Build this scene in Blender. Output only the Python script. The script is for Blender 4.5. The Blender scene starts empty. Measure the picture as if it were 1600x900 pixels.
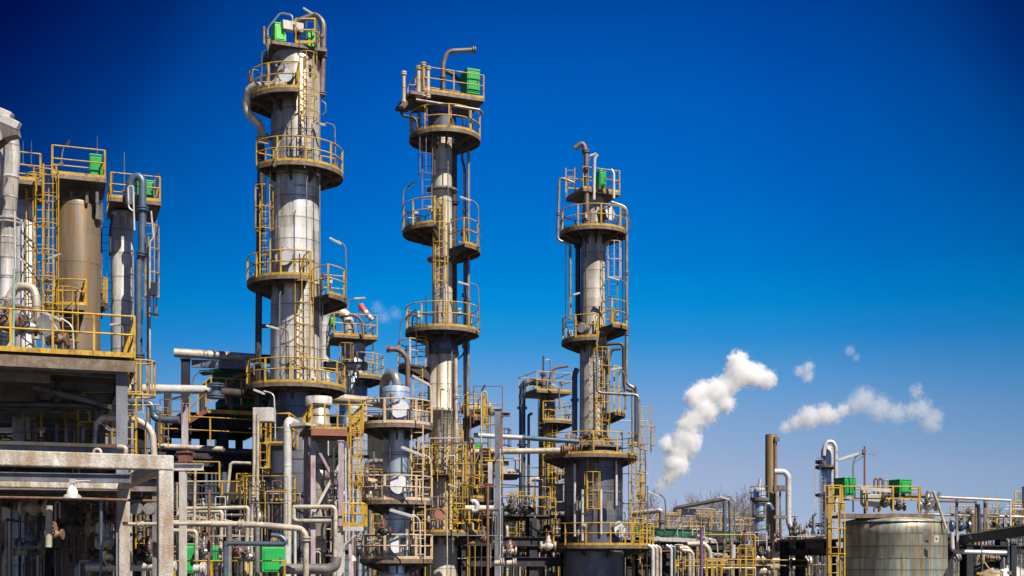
import bpy, math, random
from mathutils import Vector, Matrix, noise
R = math.radians
sc = bpy.context.scene
COL = sc.collection

# ------------------------------------------------------------------ camera, sky, sun
F = 2000.0          # focal length in units of the 1600-wide photograph
EYE = 2.5           # eye height in metres
HOR = 880.0         # row of the horizon
cam_d = bpy.data.cameras.new('camera')
cam = bpy.data.objects.new('camera', cam_d); COL.objects.link(cam)
cam.location = (0, 0, EYE); cam.rotation_euler = (R(90), 0, 0)
cam_d.sensor_width = 36; cam_d.sensor_fit = 'HORIZONTAL'
cam_d.lens = 36*F/1600; cam_d.shift_y = (HOR-450)/1600
cam_d.clip_end = 9000; cam_d.clip_start = .5
sc.camera = cam

SUN_AZ, SUN_EL = 40.0, 50.0     # degrees to the right of straight behind the camera, and above the horizon
sdir = Vector((math.sin(R(SUN_AZ))*math.cos(R(SUN_EL)), -math.cos(R(SUN_AZ))*math.cos(R(SUN_EL)), math.sin(R(SUN_EL))))
sun_d = bpy.data.lights.new('sun', 'SUN'); sun_d.energy = 5.0; sun_d.angle = R(.53); sun_d.color = (1, .93, .82)
sun = bpy.data.objects.new('sun', sun_d); COL.objects.link(sun)
sun.rotation_euler = sdir.to_track_quat('Z', 'Y').to_euler(); sun.location = (40, -40, 80)

w = bpy.data.worlds.new('World'); sc.world = w; w.use_nodes = True
nt = w.node_tree; nt.nodes.clear()
def wn(t, **k):
    n = nt.nodes.new(t)
    for a, b in k.items(): setattr(n, a, b)
    return n
sky = wn('ShaderNodeTexSky', sky_type='NISHITA', sun_disc=False)
sky.sun_elevation = R(SUN_EL); sky.sun_rotation = R(180-SUN_AZ); sky.altitude = 200; sky.air_density = 1.0; sky.dust_density = .4; sky.ozone_density = 3
tc = wn('ShaderNodeTexCoord'); sep = wn('ShaderNodeSeparateXYZ')
nt.links.new(tc.outputs['Generated'], sep.inputs[0])
ramp = wn('ShaderNodeValToRGB')
# sine of elevation, tint over the Nishita sky, darkened high up to deepen the shade
SKY = [(0.0, (0.407, 0.511, 0.881)), (0.002, (0.407, 0.511, 0.881)), (0.04, (0.396, 0.423, 0.658)), (0.071, (0.452, 0.434, 0.587)), (0.113, (0.376, 0.449, 0.599)), (0.133, (0.282, 0.451, 0.631)), (0.152, (0.175, 0.438, 0.655)), (0.171, (0.055, 0.427, 0.682)), (0.195, (0.005, 0.434, 0.72)), (0.213, (0.0, 0.409, 0.735)), (0.224, (0.0, 0.378, 0.723)), (0.269, (0.0, 0.334, 0.743)), (0.336, (0.0, 0.286, 0.743)), (0.387, (0.0, 0.225, 0.648)), (0.423, (0.0, 0.146, 0.514)), (0.6, (0.0, 0.085, 0.27)), (1.0, (0.0, 0.07, 0.24))]
el = ramp.color_ramp.elements
el[0].position = SKY[0][0]; el[0].color = (*SKY[0][1], 1)
el[1].position = SKY[-1][0]; el[1].color = (*SKY[-1][1], 1)
for p_, c_ in SKY[1:-1]:
    e_ = el.new(p_); e_.color = (*c_, 1)
nt.links.new(sep.outputs[2], ramp.inputs[0])
# corner vignetting put into the sky tint: deeper sideways, the more so higher up
nrm = wn('ShaderNodeVectorMath', operation='NORMALIZE'); nt.links.new(tc.outputs['Generated'], nrm.inputs[0])
sp2 = wn('ShaderNodeSeparateXYZ'); nt.links.new(nrm.outputs[0], sp2.inputs[0])
def wm(op, p, q=None):
    n = wn('ShaderNodeMath', operation=op)
    for i_, v_ in enumerate((p, q)):
        if v_ is None: continue
        if isinstance(v_, (int, float)): n.inputs[i_].default_value = v_
        else: nt.links.new(v_, n.inputs[i_])
    return n.outputs[0]
side = wm('MULTIPLY', wm('ABSOLUTE', wm('SUBTRACT', sp2.outputs[0], .04)), wm('MULTIPLY', wm('ADD', wm('MAXIMUM', sp2.outputs[2], 0.0), .1), 4.0))
ramp2 = wn('ShaderNodeValToRGB')
SIDE = [(.02,(1,1,1)),(.045,(.85,.94,.97)),(.07,(.62,.80,.88)),(.09,(.42,.74,.80)),(.118,(.3,.55,.62)),(.137,(.2,.28,.40)),(.165,(.1,.12,.24)),(.18,(.05,.06,.17)),(.25,(.1,.22,.34))]
e2 = ramp2.color_ramp.elements
e2[0].position = SIDE[0][0]*4; e2[0].color = (1,1,1,1); e2[1].position = 1; e2[1].color = (*SIDE[-1][1], 1)
for p_, v_ in SIDE[1:-1]:
    e_ = e2.new(p_*4); e_.color = (*v_, 1)
nt.links.new(side, ramp2.inputs[0])
m1 = wn('ShaderNodeMix', data_type='RGBA', blend_type='MULTIPLY'); m1.inputs[0].default_value = 1
nt.links.new(sky.outputs[0], m1.inputs[6]); nt.links.new(ramp.outputs[0], m1.inputs[7])
m2 = wn('ShaderNodeMix', data_type='RGBA', blend_type='MULTIPLY'); m2.inputs[0].default_value = 1
nt.links.new(m1.outputs[2], m2.inputs[6]); nt.links.new(ramp2.outputs[0], m2.inputs[7])
bg = wn('ShaderNodeBackground'); bg.inputs[1].default_value = .12
wo = wn('ShaderNodeOutputWorld')
nt.links.new(m2.outputs[2], bg.inputs[0]); nt.links.new(bg.outputs[0], wo.inputs[0])

sc.view_settings.view_transform = 'Standard'; sc.view_settings.look = 'None'
sc.view_settings.exposure = .45; sc.view_settings.gamma = 1
sc.cycles.max_bounces = 18; sc.cycles.diffuse_bounces = 2; sc.cycles.glossy_bounces = 2
sc.cycles.volume_bounces = 16; sc.cycles.volume_step_rate = 1.0; sc.cycles.volume_max_steps = 256

# ------------------------------------------------------------------ pixel to world
def W(px, py, D): return Vector(((px-800)/F*D, D, EYE+(HOR-py)/F*D))
def k(D): return D/F

# ------------------------------------------------------------------ materials
MATS = {}
def mat(name, c1, c2=None, metal=0.0, rough=.55, nscale=2.0, stretch=.25, seam=0.0, ang=0, rust=0.0, rustc=(.16,.07,.03),
        cell=0.0, bump=.15, lo=.35, hi=.65, fine=.12):
    """Weathered surface: broad vertical streaks between two colours, rust patches, cladding seams and plates."""
    if name in MATS: return MATS[name]
    m = bpy.data.materials.new(name); m.use_nodes = True; t = m.node_tree; t.nodes.clear(); L = t.links.new
    def N(ty, **kk):
        n = t.nodes.new(ty)
        for a, b in kk.items(): setattr(n, a, b)
        return n
    def M(op, a, b=None, c=None, clamp=False):
        n = N('ShaderNodeMath', operation=op); n.use_clamp = clamp
        for i, v in enumerate((a, b, c)):
            if v is None: continue
            if isinstance(v, (int, float)): n.inputs[i].default_value = v
            else: L(v, n.inputs[i])
        return n.outputs[0]
    def mix(f, a, b, bt='MIX'):
        n = N('ShaderNodeMix', data_type='RGBA', blend_type=bt)
        for i, v in ((0, f), (6, a), (7, b)):
            if isinstance(v, (int, float)): n.inputs[i].default_value = v
            elif isinstance(v, tuple): n.inputs[i].default_value = (*v, 1)
            else: L(v, n.inputs[i])
        return n.outputs[2]
    def rampf(v, a, b):
        n = N('ShaderNodeMapRange'); n.inputs[1].default_value = a; n.inputs[2].default_value = b; L(v, n.inputs[0]); return n.outputs[0]
    co = N('ShaderNodeTexCoord').outputs['Object']
    oi = N('ShaderNodeObjectInfo').outputs['Random']
    mp = N('ShaderNodeMapping'); mp.inputs['Scale'].default_value = (1, 1, stretch); L(co, mp.inputs[0])
    n1 = N('ShaderNodeTexNoise'); n1.noise_dimensions = '4D'; n1.inputs['Scale'].default_value = nscale; n1.inputs['Detail'].default_value = 6; n1.inputs['Roughness'].default_value = .62
    L(mp.outputs[0], n1.inputs['Vector']); L(M('MULTIPLY', oi, 37.0), n1.inputs['W'])
    n2 = N('ShaderNodeTexNoise'); n2.inputs['Scale'].default_value = nscale*7; n2.inputs['Detail'].default_value = 3; L(co, n2.inputs['Vector'])
    f = rampf(n1.outputs[0], lo, hi)
    c = mix(f, c1, c2 if c2 else tuple(x*.6 for x in c1))
    fine_ = M('ADD', M('MULTIPLY', M('SUBTRACT', n2.outputs[0], .5), fine*4), 1.0)
    vm = N('ShaderNodeVectorMath', operation='SCALE'); L(c, vm.inputs[0]); L(fine_, vm.inputs['Scale']); c = vm.outputs[0]
    hgt = n2.outputs[0]
    sp = N('ShaderNodeSeparateXYZ'); L(co, sp.inputs[0])
    if cell:
        a = M('ARCTAN2', sp.outputs[1], sp.outputs[0])
        ci = N('ShaderNodeCombineXYZ'); L(M('FLOOR', M('DIVIDE', sp.outputs[2], seam)), ci.inputs[0]); L(M('FLOOR', M('MULTIPLY', a, ang/6.2832)), ci.inputs[1])
        wnz = N('ShaderNodeTexWhiteNoise'); L(ci.outputs[0], wnz.inputs[0])
        vm = N('ShaderNodeVectorMath', operation='SCALE'); L(c, vm.inputs[0]); L(M('ADD', M('MULTIPLY', wnz.outputs[0], cell), 1-cell*.6), vm.inputs['Scale']); c = vm.outputs[0]
    if seam:
        fr = M('FRACT', M('DIVIDE', sp.outputs[2], seam))
        sm = M('LESS_THAN', M('ABSOLUTE', M('SUBTRACT', fr, .5)), .035/seam/1.6)
        if ang:
            a = M('ARCTAN2', sp.outputs[1], sp.outputs[0])
            vs = M('LESS_THAN', M('FRACT', M('ADD', M('MULTIPLY', a, ang/6.2832), .23)), .035)
            sm = M('MAXIMUM', sm, M('MULTIPLY', vs, .45))
        c = mix(M('MULTIPLY', sm, .62), c, (.05, .04, .035))
        # dirt that runs from each seam
        dr = M('MULTIPLY', M('POWER', M('FRACT', M('ADD', M('DIVIDE', sp.outputs[2], seam), .5)), 5.0), .22)
        c = mix(dr, c, (.10, .08, .06))
        hgt = M('SUBTRACT', n2.outputs[0], M('MULTIPLY', sm, .7))
    if rust:
        n3 = N('ShaderNodeTexNoise'); n3.noise_dimensions = '4D'; n3.inputs['Scale'].default_value = nscale*1.3; n3.inputs['Detail'].default_value = 8; n3.inputs['Roughness'].default_value = .72
        mp3 = N('ShaderNodeMapping'); mp3.inputs['Scale'].default_value = (1, 1, max(stretch, .12)); mp3.inputs['Location'].default_value = (3.1, 7.7, 1.9); L(co, mp3.inputs[0]); L(mp3.outputs[0], n3.inputs['Vector']); L(M('MULTIPLY', oi, 19.0), n3.inputs['W'])
        rf = rampf(n3.outputs[0], .60-rust*.25, .72-rust*.2)
        c = mix(M('MULTIPLY', rf, .85), c, rustc)
    b = N('ShaderNodeBsdfPrincipled'); L(c, b.inputs['Base Color']); b.inputs['Metallic'].default_value = metal
    L(M('ADD', M('MULTIPLY', n1.outputs[0], .25), rough-.12), b.inputs['Roughness'])
    if bump:
        bn = N('ShaderNodeBump'); bn.inputs['Strength'].default_value = bump; bn.inputs['Distance'].default_value = .03; L(hgt, bn.inputs['Height']); L(bn.outputs[0], b.inputs['Normal'])
    o = N('ShaderNodeOutputMaterial'); L(b.outputs[0], o.inputs[0])
    MATS[name] = m; return m

silver = mat('galvanised_cladding', (.90,.86,.78), (.44,.43,.42), metal=.22, rough=.42, nscale=1.9, stretch=.11, seam=.97, ang=9, cell=.4, rust=.48, rustc=(.26,.17,.09))
silver2 = mat('bright_cladding', (.82,.74,.60), (.48,.41,.30), metal=.2, rough=.45, nscale=1.8, stretch=.12, seam=1.5, ang=5, cell=.2, rust=.45, rustc=(.26,.19,.10))
bluish = mat('blue_grey_cladding', (.66,.77,.88), (.26,.38,.54), metal=.4, rough=.3, nscale=1.3, stretch=.2, seam=.83, ang=7, cell=.3, rust=.12)
rustvent = mat('grey_brown_pipe', (.27,.21,.19), (.15,.11,.10), metal=.3, rough=.5, nscale=3, stretch=1, rust=.25)
brownclad = mat('stained_cladding', (.27,.22,.16), (.13,.10,.07), metal=.2, rough=.5, nscale=3.2, stretch=.05, seam=2.1, ang=6, cell=.2, rust=.5, rustc=(.26,.13,.025))
darkclad = mat('dark_cladding', (.22,.24,.30), (.09,.095,.12), metal=.5, rough=.45, nscale=1.2, stretch=.2, seam=1.0, ang=8, cell=.3, rust=.3)
tankm = mat('tank_cladding', (.56,.55,.38), (.22,.31,.33), metal=.28, rough=.42, nscale=4.2, stretch=.07, seam=.9, ang=16, cell=.4, rust=.52, rustc=(.28,.14,.025))
pipe_cream = mat('pale_pipe_cladding', (.66,.58,.47), (.38,.32,.25), metal=.15, rough=.45, nscale=2.2, stretch=1, rust=.25)
pipe_grey = mat('grey_pipe', (.40,.39,.37), (.22,.21,.20), metal=.5, rough=.42, nscale=2.2, stretch=1, rust=.3)
pipe_dark = mat('dark_pipe', (.10,.095,.09), (.05,.045,.04), metal=.3, rough=.5, nscale=2.5, stretch=1, rust=.3)
pipe_rust = mat('rusty_pipe', (.27,.16,.11), (.14,.075,.05), metal=.1, rough=.65, nscale=3, stretch=1, rust=.4)
pipe_blue = mat('blue_grey_pipe', (.17,.23,.30), (.09,.13,.18), metal=.5, rough=.4, nscale=2, stretch=1, rust=.15)
pipe_white = mat('white_pipe', (.78,.76,.72), (.55,.52,.48), metal=.25, rough=.38, nscale=2, stretch=1, rust=.12)
yellow = mat('yellow_paint', (.66,.42,.035), (.44,.25,.025), rough=.5, nscale=3, stretch=.6, rust=.38, rustc=(.13,.06,.02))
cream = mat('cream_paint', (.74,.56,.36), (.50,.36,.22), rough=.5, nscale=6, stretch=.6, rust=.2)
steel = mat('grey_steel', (.26,.24,.23), (.13,.11,.10), metal=.2, rough=.6, nscale=3, stretch=.5, rust=.35)
deckm = mat('dark_deck_steel', (.09,.08,.072), (.04,.035,.03), metal=.1, rough=.65, nscale=2, stretch=1, rust=.3)
edge = mat('deck_edge_steel', (.27,.22,.16), (.13,.10,.07), metal=.15, rough=.6, nscale=4, stretch=1, rust=.5)
steeldark = mat('blue_black_steel', (.028,.032,.045), (.015,.016,.02), metal=.0, rough=.75, nscale=2, stretch=.4, rust=.25)  # near-black base takes in the shade on the beam faces
silver3 = mat('brown_streaked_cladding', (.72,.67,.58), (.34,.30,.26), metal=.25, rough=.42, nscale=1.6, stretch=.1, seam=.97, ang=9, cell=.34, rust=.4, rustc=(.22,.15,.09))
steelblue = mat('blue_grey_steel', (.27,.29,.32), (.13,.14,.17), metal=.3, rough=.55, nscale=2, stretch=.4, rust=.15)
steelwhite = mat('pale_painted_steel', (.66,.62,.58), (.42,.38,.34), rough=.5, nscale=2.5, stretch=.4, rust=.2)
steelpurple = mat('primer_painted_steel', (.58,.53,.55), (.33,.22,.26), rough=.5, nscale=2.5, stretch=.3, rust=.25, rustc=(.22,.07,.06))
redsteel = mat('red_oxide_steel', (.34,.13,.09), (.19,.07,.05), rough=.6, nscale=2.5, stretch=.5, rust=.2)
green = mat('green_paint', (.02,.42,.09), (.01,.25,.055), rough=.42, nscale=1.6, stretch=.5, rust=.05, fine=.06)
green_lit = mat('sunlit_green_paint', (.16,.68,.12), (.08,.48,.08), rough=.42, nscale=1.6, stretch=.5, fine=.06)  # the green paint again, with the sun's lightening put into the colour
darkgreen = mat('dark_green_paint', (.02,.14,.07), (.012,.07,.04), rough=.5, nscale=1, stretch=.5, rust=.1)
concrete = mat('stained_concrete', (.64,.61,.56), (.34,.29,.24), rough=.85, nscale=3.0, stretch=.3, rust=.58, rustc=(.32,.22,.12), bump=.5, fine=.2)
lampm = mat('lamp_housing', (.72,.70,.66), (.5,.47,.43), metal=.3, rough=.4, nscale=5, stretch=1)
lampdark = mat('dark_lamp_housing', (.07,.07,.075), (.04,.04,.04), metal=.3, rough=.4, nscale=5, stretch=1)
lensm = mat('frosted_lamp_cover', (.85,.84,.80), (.75,.74,.7), rough=.2, nscale=5, stretch=1)
mirrorm = mat('manway_cover_steel', (.85,.85,.86), (.62,.64,.67), metal=.2, rough=.35, nscale=1.5, stretch=.6)
orange = mat('faded_orange_cloth', (.72,.16,.12), (.55,.10,.09), rough=.8, nscale=4, stretch=1)
whitecloth = mat('white_cloth', (.8,.72,.68), (.65,.55,.5), rough=.8, nscale=4, stretch=1)
bark = mat('grey_bark', (.30,.25,.23), (.18,.14,.13), rough=.9, nscale=6, stretch=.3)
purplepipe = mat('purple_post_paint', (.22,.12,.26), (.13,.07,.15), rough=.55, nscale=3, stretch=.4, rust=.2)

# ------------------------------------------------------------------ mesh builder
class MB:
    def __init__(s): s.v = []; s.f = []; s.sm = []
    def add(s, vs, fs, smooth=False):
        o = len(s.v); s.v.extend(vs); s.f.extend([tuple(i+o for i in f) for f in fs]); s.sm.extend([smooth]*len(fs))
    def box(s, c, size, rz=0, ex=None):
        hx, hy, hz = size[0]/2, size[1]/2, size[2]/2; ca, sa = math.cos(rz), math.sin(rz); vs = []
        for dz in (-hz, hz):
            for dx, dy in ((-hx,-hy),(hx,-hy),(hx,hy),(-hx,hy)):
                vs.append((c[0]+dx*ca-dy*sa, c[1]+dx*sa+dy*ca, c[2]+dz))
        s.add(vs, [(0,3,2,1),(4,5,6,7),(0,1,5,4),(1,2,6,5),(2,3,7,6),(3,0,4,7)]); return s
    def bar(s, a, b, w, h=None, up=(0,0,1)):
        """rectangular bar from a to b, w across and h along up"""
        h = h or w; a = Vector(a); b = Vector(b); d = (b-a)
        if d.length < 1e-6: return s
        d.normalize(); up = Vector(up)
        if abs(d.dot(up)) > .98: up = Vector((0,1,0))
        x = d.cross(up).normalized(); u = x.cross(d).normalized(); vs = []
        for p in (a, b):
            for sx, sz in ((-1,-1),(1,-1),(1,1),(-1,1)): vs.append(tuple(p + x*(sx*w/2) + u*(sz*h/2)))
        s.add(vs, [(0,1,2,3),(4,7,6,5),(0,4,5,1),(1,5,6,2),(2,6,7,3),(3,7,4,0)]); return s
    def ibeam(s, a, b, w, h, up=(0,0,1), t=None):
        a = Vector(a); b = Vector(b); d = (b-a); up = Vector(up); t = t or max(.02, h*.09)
        if d.length < 1e-6: return s
        d.normalize()
        if abs(d.dot(up)) > .98: up = Vector((0,1,0))
        x = d.cross(up).normalized(); u = x.cross(d).normalized()
        pr = [(-w/2,-h/2),(w/2,-h/2),(w/2,-h/2+t),(t/2,-h/2+t),(t/2,h/2-t),(w/2,h/2-t),(w/2,h/2),(-w/2,h/2),(-w/2,h/2-t),(-t/2,h/2-t),(-t/2,-h/2+t),(-w/2,-h/2+t)]
        n = len(pr); vs = [tuple(p+x*q[0]+u*q[1]) for p in (a, b) for q in pr]
        fs = [(i, (i+1)%n, n+(i+1)%n, n+i) for i in range(n)]
        fs += [(0,11,2,1),(2,11,10,3),(3,10,9,4),(4,9,8,5),(5,8,7,6)]
        fs += [tuple(n+j for j in reversed(f)) for f in fs[n:n+5]]
        s.add(vs, fs); return s
    def tube(s, pts, r, seg=8, bend=0, cap=True, r2=None):
        pts = [Vector(p) for p in pts]
        if bend: pts = fillet(pts, bend)
        out = [pts[0]]
        for p in pts[1:]:
            if (p-out[-1]).length > 1e-4: out.append(p)
        pts = out; n = len(pts)
        if n < 2: return s
        ds = []
        for i in range(n):
            a = pts[max(i-1,0)]; b = pts[min(i+1,n-1)]; ds.append((b-a).normalized())
        ref = Vector((0,0,1)) if abs(ds[0].z) < .9 else Vector((1,0,0))
        u = ds[0].cross(ref).normalized(); vs = []
        for i in range(n):
            if i: u = (u - ds[i]*u.dot(ds[i]))
            if u.length < 1e-5: u = ds[i].orthogonal()
            u.normalize(); v = ds[i].cross(u)
            rr = r if r2 is None else r+(r2-r)*i/(n-1)
            if 0 < i < n-1:
                c = (pts[i]-pts[i-1]).normalized().dot(ds[i]); rr /= max(c, .6)
            for j in range(seg):
                a = 2*math.pi*j/seg; vs.append(tuple(pts[i]+u*(math.cos(a)*rr)+v*(math.sin(a)*rr)))
        fs = []
        for i in range(n-1):
            for j in range(seg):
                j2 = (j+1)%seg; fs.append((i*seg+j, (i+1)*seg+j, (i+1)*seg+j2, i*seg+j2))
        s.add(vs, fs, True)
        if cap:
            s.add(vs[:seg], [tuple(range(seg))]); s.add(vs[-seg:], [tuple(reversed(range(seg)))])
        return s
    def disc(s, c, ax, r, th, seg=20):
        ax = Vector(ax).normalized(); c = Vector(c); return s.tube([c-ax*(th/2), c+ax*(th/2)], r, seg)
    def lathe(s, c, prof, seg=32, ax='z', smooth=True, cap=True):
        """prof: (radius, height) pairs along the axis from c"""
        vs = []
        for r_, z_ in prof:
            for j in range(seg):
                a = 2*math.pi*j/seg; x, y = math.cos(a)*r_, math.sin(a)*r_
                if ax == 'z': vs.append((c[0]+x, c[1]+y, c[2]+z_))
                elif ax == 'x': vs.append((c[0]+z_, c[1]+x, c[2]+y))
                else: vs.append((c[0]+y, c[1]+z_, c[2]+x))
        fs = []
        for i in range(len(prof)-1):
            for j in range(seg):
                j2 = (j+1)%seg; fs.append((i*seg+j, i*seg+j2, (i+1)*seg+j2, (i+1)*seg+j))
        s.add(vs, fs, smooth)
        if cap:
            s.add(vs[:seg], [tuple(reversed(range(seg)))]); s.add(vs[-seg:], [tuple(range(seg))])
        return s
    def sphere(s, c, r, seg=12):
        n = seg//2; return s.lathe((c[0],c[1],c[2]), [(max(r*math.sin(math.pi*i/n),1e-4), -r*math.cos(math.pi*i/n)) for i in range(n+1)], seg)
    def torus(s, c, ax, Rr, r, seg=14, a0=0, a1=360, sub=6):
        ax = Vector(ax).normalized(); u = ax.orthogonal().normalized(); v = ax.cross(u); c = Vector(c)
        pts = [c+u*math.cos(R(a0+(a1-a0)*i/seg))*Rr+v*math.sin(R(a0+(a1-a0)*i/seg))*Rr for i in range(seg+1)]
        return s.tube(pts, r, sub, cap=False)
    def sector(s, c, ri, ro, a0, a1, z0, z1, step=9):
        full = a1-a0 >= 359.9; n = max(2, int((a1-a0)/step)); vs = []
        for i in range(n+1):
            a = R(a0+(a1-a0)*i/n); ca, sa = math.cos(a), math.sin(a)
            for r_, z_ in ((ri,z0),(ro,z0),(ro,z1),(ri,z1)): vs.append((c[0]+ca*r_, c[1]+sa*r_, z_))
        fs = []
        for i in range(n):
            b = i*4; e = b+4
            for q in range(4): fs.append((b+q, e+q, e+(q+1)%4, b+(q+1)%4))
        if not full: fs += [(0,1,2,3), tuple(n*4+q for q in (3,2,1,0))]
        s.add(vs, fs); return s
    def obj(s, name, m, parent=None, root=None, bevel=0):
        me = bpy.data.meshes.new(name)
        off = root.location if root is not None else Vector((0,0,0))
        me.from_pydata([(v[0]-off[0], v[1]-off[1], v[2]-off[2]) for v in s.v], [], s.f)
        me.polygons.foreach_set('use_smooth', s.sm); me.materials.append(m); me.update()
        o = bpy.data.objects.new(name, me); COL.objects.link(o)
        if parent is not None: o.parent = parent
        if bevel:
            b = o.modifiers.new('bevel', 'BEVEL'); b.width = bevel; b.segments = 2; b.limit_method = 'ANGLE'
        return o

def fillet(pts, rad, n=5):
    out = [pts[0]]
    for i in range(1, len(pts)-1):
        p, a, b = pts[i], pts[i-1], pts[i+1]; d1 = (a-p); d2 = (b-p)
        l = min(rad, d1.length*.48, d2.length*.48)
        if l < 1e-4 or d1.normalized().dot(d2.normalized()) < -.999: out.append(p); continue
        s_ = p+d1.normalized()*l; e_ = p+d2.normalized()*l
        for j in range(n+1):
            t = j/n; out.append(s_*(1-t)**2 + p*2*t*(1-t) + e_*t*t)
    out.append(pts[-1]); return out

# ------------------------------------------------------------------ things
def tag(o, label=None, cat=None, group=None, kind=None):
    if label: o['label'] = label
    if cat: o['category'] = cat
    if group: o['group'] = group
    if kind: o['kind'] = kind
    return o
class Thing:
    """An Empty at the thing's base; part() adds meshes, built in world space, under it."""
    def __init__(s, name, label, cat, base, group=None):
        s.e = bpy.data.objects.new(name, None); COL.objects.link(s.e); s.e.location = base; s.e.empty_display_size = .3
        tag(s.e, label, cat, group)
    def part(s, name, mb, m, parent=None, bevel=0, label=None):
        o = mb.obj(name, m, parent or s.e, s.e, bevel)
        if label: o['label'] = label
        return o
def single(name, label, cat, mb, m, base=None, group=None, bevel=0):
    """a thing that is one mesh, its origin at base"""
    base = Vector(base) if base is not None else Vector(mb.v[0])
    me = bpy.data.meshes.new(name)
    me.from_pydata([(v[0]-base[0], v[1]-base[1], v[2]-base[2]) for v in mb.v], [], mb.f)
    me.polygons.foreach_set('use_smooth', mb.sm); me.materials.append(m); me.update()
    o = bpy.data.objects.new(name, me); o.location = base; COL.objects.link(o); tag(o, label, cat, group)
    if bevel:
        b = o.modifiers.new('bevel', 'BEVEL'); b.width = bevel; b.segments = 2; b.limit_method = 'ANGLE'
    return o

def pipe(label, pts, r, m, D=None, group=None, fl=(), bend=2.6, seg=12, rings=0, name='pipe'):
    """pts (px,py[,D]); r in pixels at the first point; fl: fractions of the length where a flange pair sits; rings: band spacing in m"""
    P = [W(p[0], p[1], p[2] if len(p) > 2 else D) for p in pts]; D0 = pts[0][2] if len(pts[0]) > 2 else D
    rr = r*k(D0); mb = MB(); path = fillet(P, rr*bend*1.3) if bend else P; mb.tube(path, rr, seg)
    o = single(name, label, 'pipe', mb, m, P[0], group)
    ls = [(path[i+1]-path[i]).length for i in range(len(path)-1)]; tot = sum(ls)
    def at(d):
        for i, l in enumerate(ls):
            if d <= l or i == len(ls)-1: return path[i]+(path[i+1]-path[i])*(min(d, l)/max(l, 1e-6)), (path[i+1]-path[i]).normalized()
            d -= l
    for f_ in fl:
        p, d = at(f_*tot); b = MB(); b.disc(p-d*.05, d, rr*1.55, .05, 16); b.disc(p+d*.05, d, rr*1.55, .05, 16)
        b.obj('flange', m, o, o)
    if rings:
        n = int(tot/rings)
        for i in range(1, n):
            p, d = at(i*rings); b = MB(); b.disc(p, d, rr*1.05, .05, 14); b.obj('clamp_band', m, o, o)
    return o

def rail_arc(mb, c, r, a0, a1, z, h=1.1, rr=.027, pr=.036, post=1.25, step=9, kick=True):
    n = max(2, int((a1-a0)/step))
    for hh in (h, h*.55):
        mb.tube([(c[0]+math.cos(R(a0+(a1-a0)*i/n))*r, c[1]+math.sin(R(a0+(a1-a0)*i/n))*r, z+hh) for i in range(n+1)], rr, 6)
    if kick: mb.sector(c, r-.012, r+.012, a0, a1, z, z+.13)
    m = max(1, round(R(a1-a0)*r/post)); full = a1-a0 >= 359
    for i in range(m+(0 if full else 1)):
        a = R(a0+(a1-a0)*i/m); p = Vector((c[0]+math.cos(a)*r, c[1]+math.sin(a)*r, z)); mb.bar(p, p+Vector((0,0,h)), pr*2, pr*1.3)
POSTS = set()
def rail_line(mb, pts, h=1.1, rr=.027, pr=.036, post=1.4, kick=True, mids=1):
    pts = [Vector(p) for p in pts]; up = Vector((0,0,1))
    for i in range(mids+1): mb.tube([p+up*h*(1-i/(mids+1)*.9) for p in pts], rr, 6)
    for a, b in zip(pts, pts[1:]):
        if kick: mb.bar(a+up*.07, b+up*.07, .02, .13)
        n = max(1, round((b-a).length/post))
        for i in range(n+1):
            p = a+(b-a)*(i/n); key = tuple(round(v*8) for v in p)
            if key in POSTS: continue
            POSTS.add(key); mb.bar(p, p+up*h, pr*1.6, pr*1.6)

def ladder_parts(T, p, out, z0, z1, m=None, cage=(None, None), w=.46, host=None, mc=None, cr=.40, hoop=.95, rt=.02):
    """ladder standing at p (x,y), facing outward along out (unit xy)"""
    m = m or yellow; o = Vector((out[0], out[1], 0)).normalized(); t = Vector((-o.y, o.x, 0)); p = Vector((p[0], p[1], 0)); up = Vector((0,0,1))
    lb = MB()
    for s_ in (-1, 1): lb.bar(p+t*(s_*w/2)+up*z0, p+t*(s_*w/2)+up*z1, .055, .03)
    z = z0+.2
    while z < z1: lb.tube([p-t*w/2+up*z, p+t*w/2+up*z], .018, 5); z += .32
    lad = T.part('ladder', lb, m, host)
    if cage[0] is not None:
        cb = MB(); c0, c1 = cage; z = c0; ctr = p+o*(cr*.75)
        def hp(a): return ctr + o*(math.cos(a)*cr) + t*(math.sin(a)*cr)
        while z <= c1+.01:
            pts = [p-t*w/2+up*z]+[hp(R(a))+up*z for a in range(-120, 121, 24)]+[p+t*w/2+up*z]; cb.tube(pts, rt, 5); z += hoop
        for a in (-100, -50, 0, 50, 100): q = hp(R(a)); cb.bar(q+up*c0, q+up*(z-hoop), rt*1.6, rt*.9)
        if host is None: T.part('safety_cage', cb, mc or m, lad)
        else: T.part('safety_cage', cb, mc or m, host)
    return lad

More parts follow.
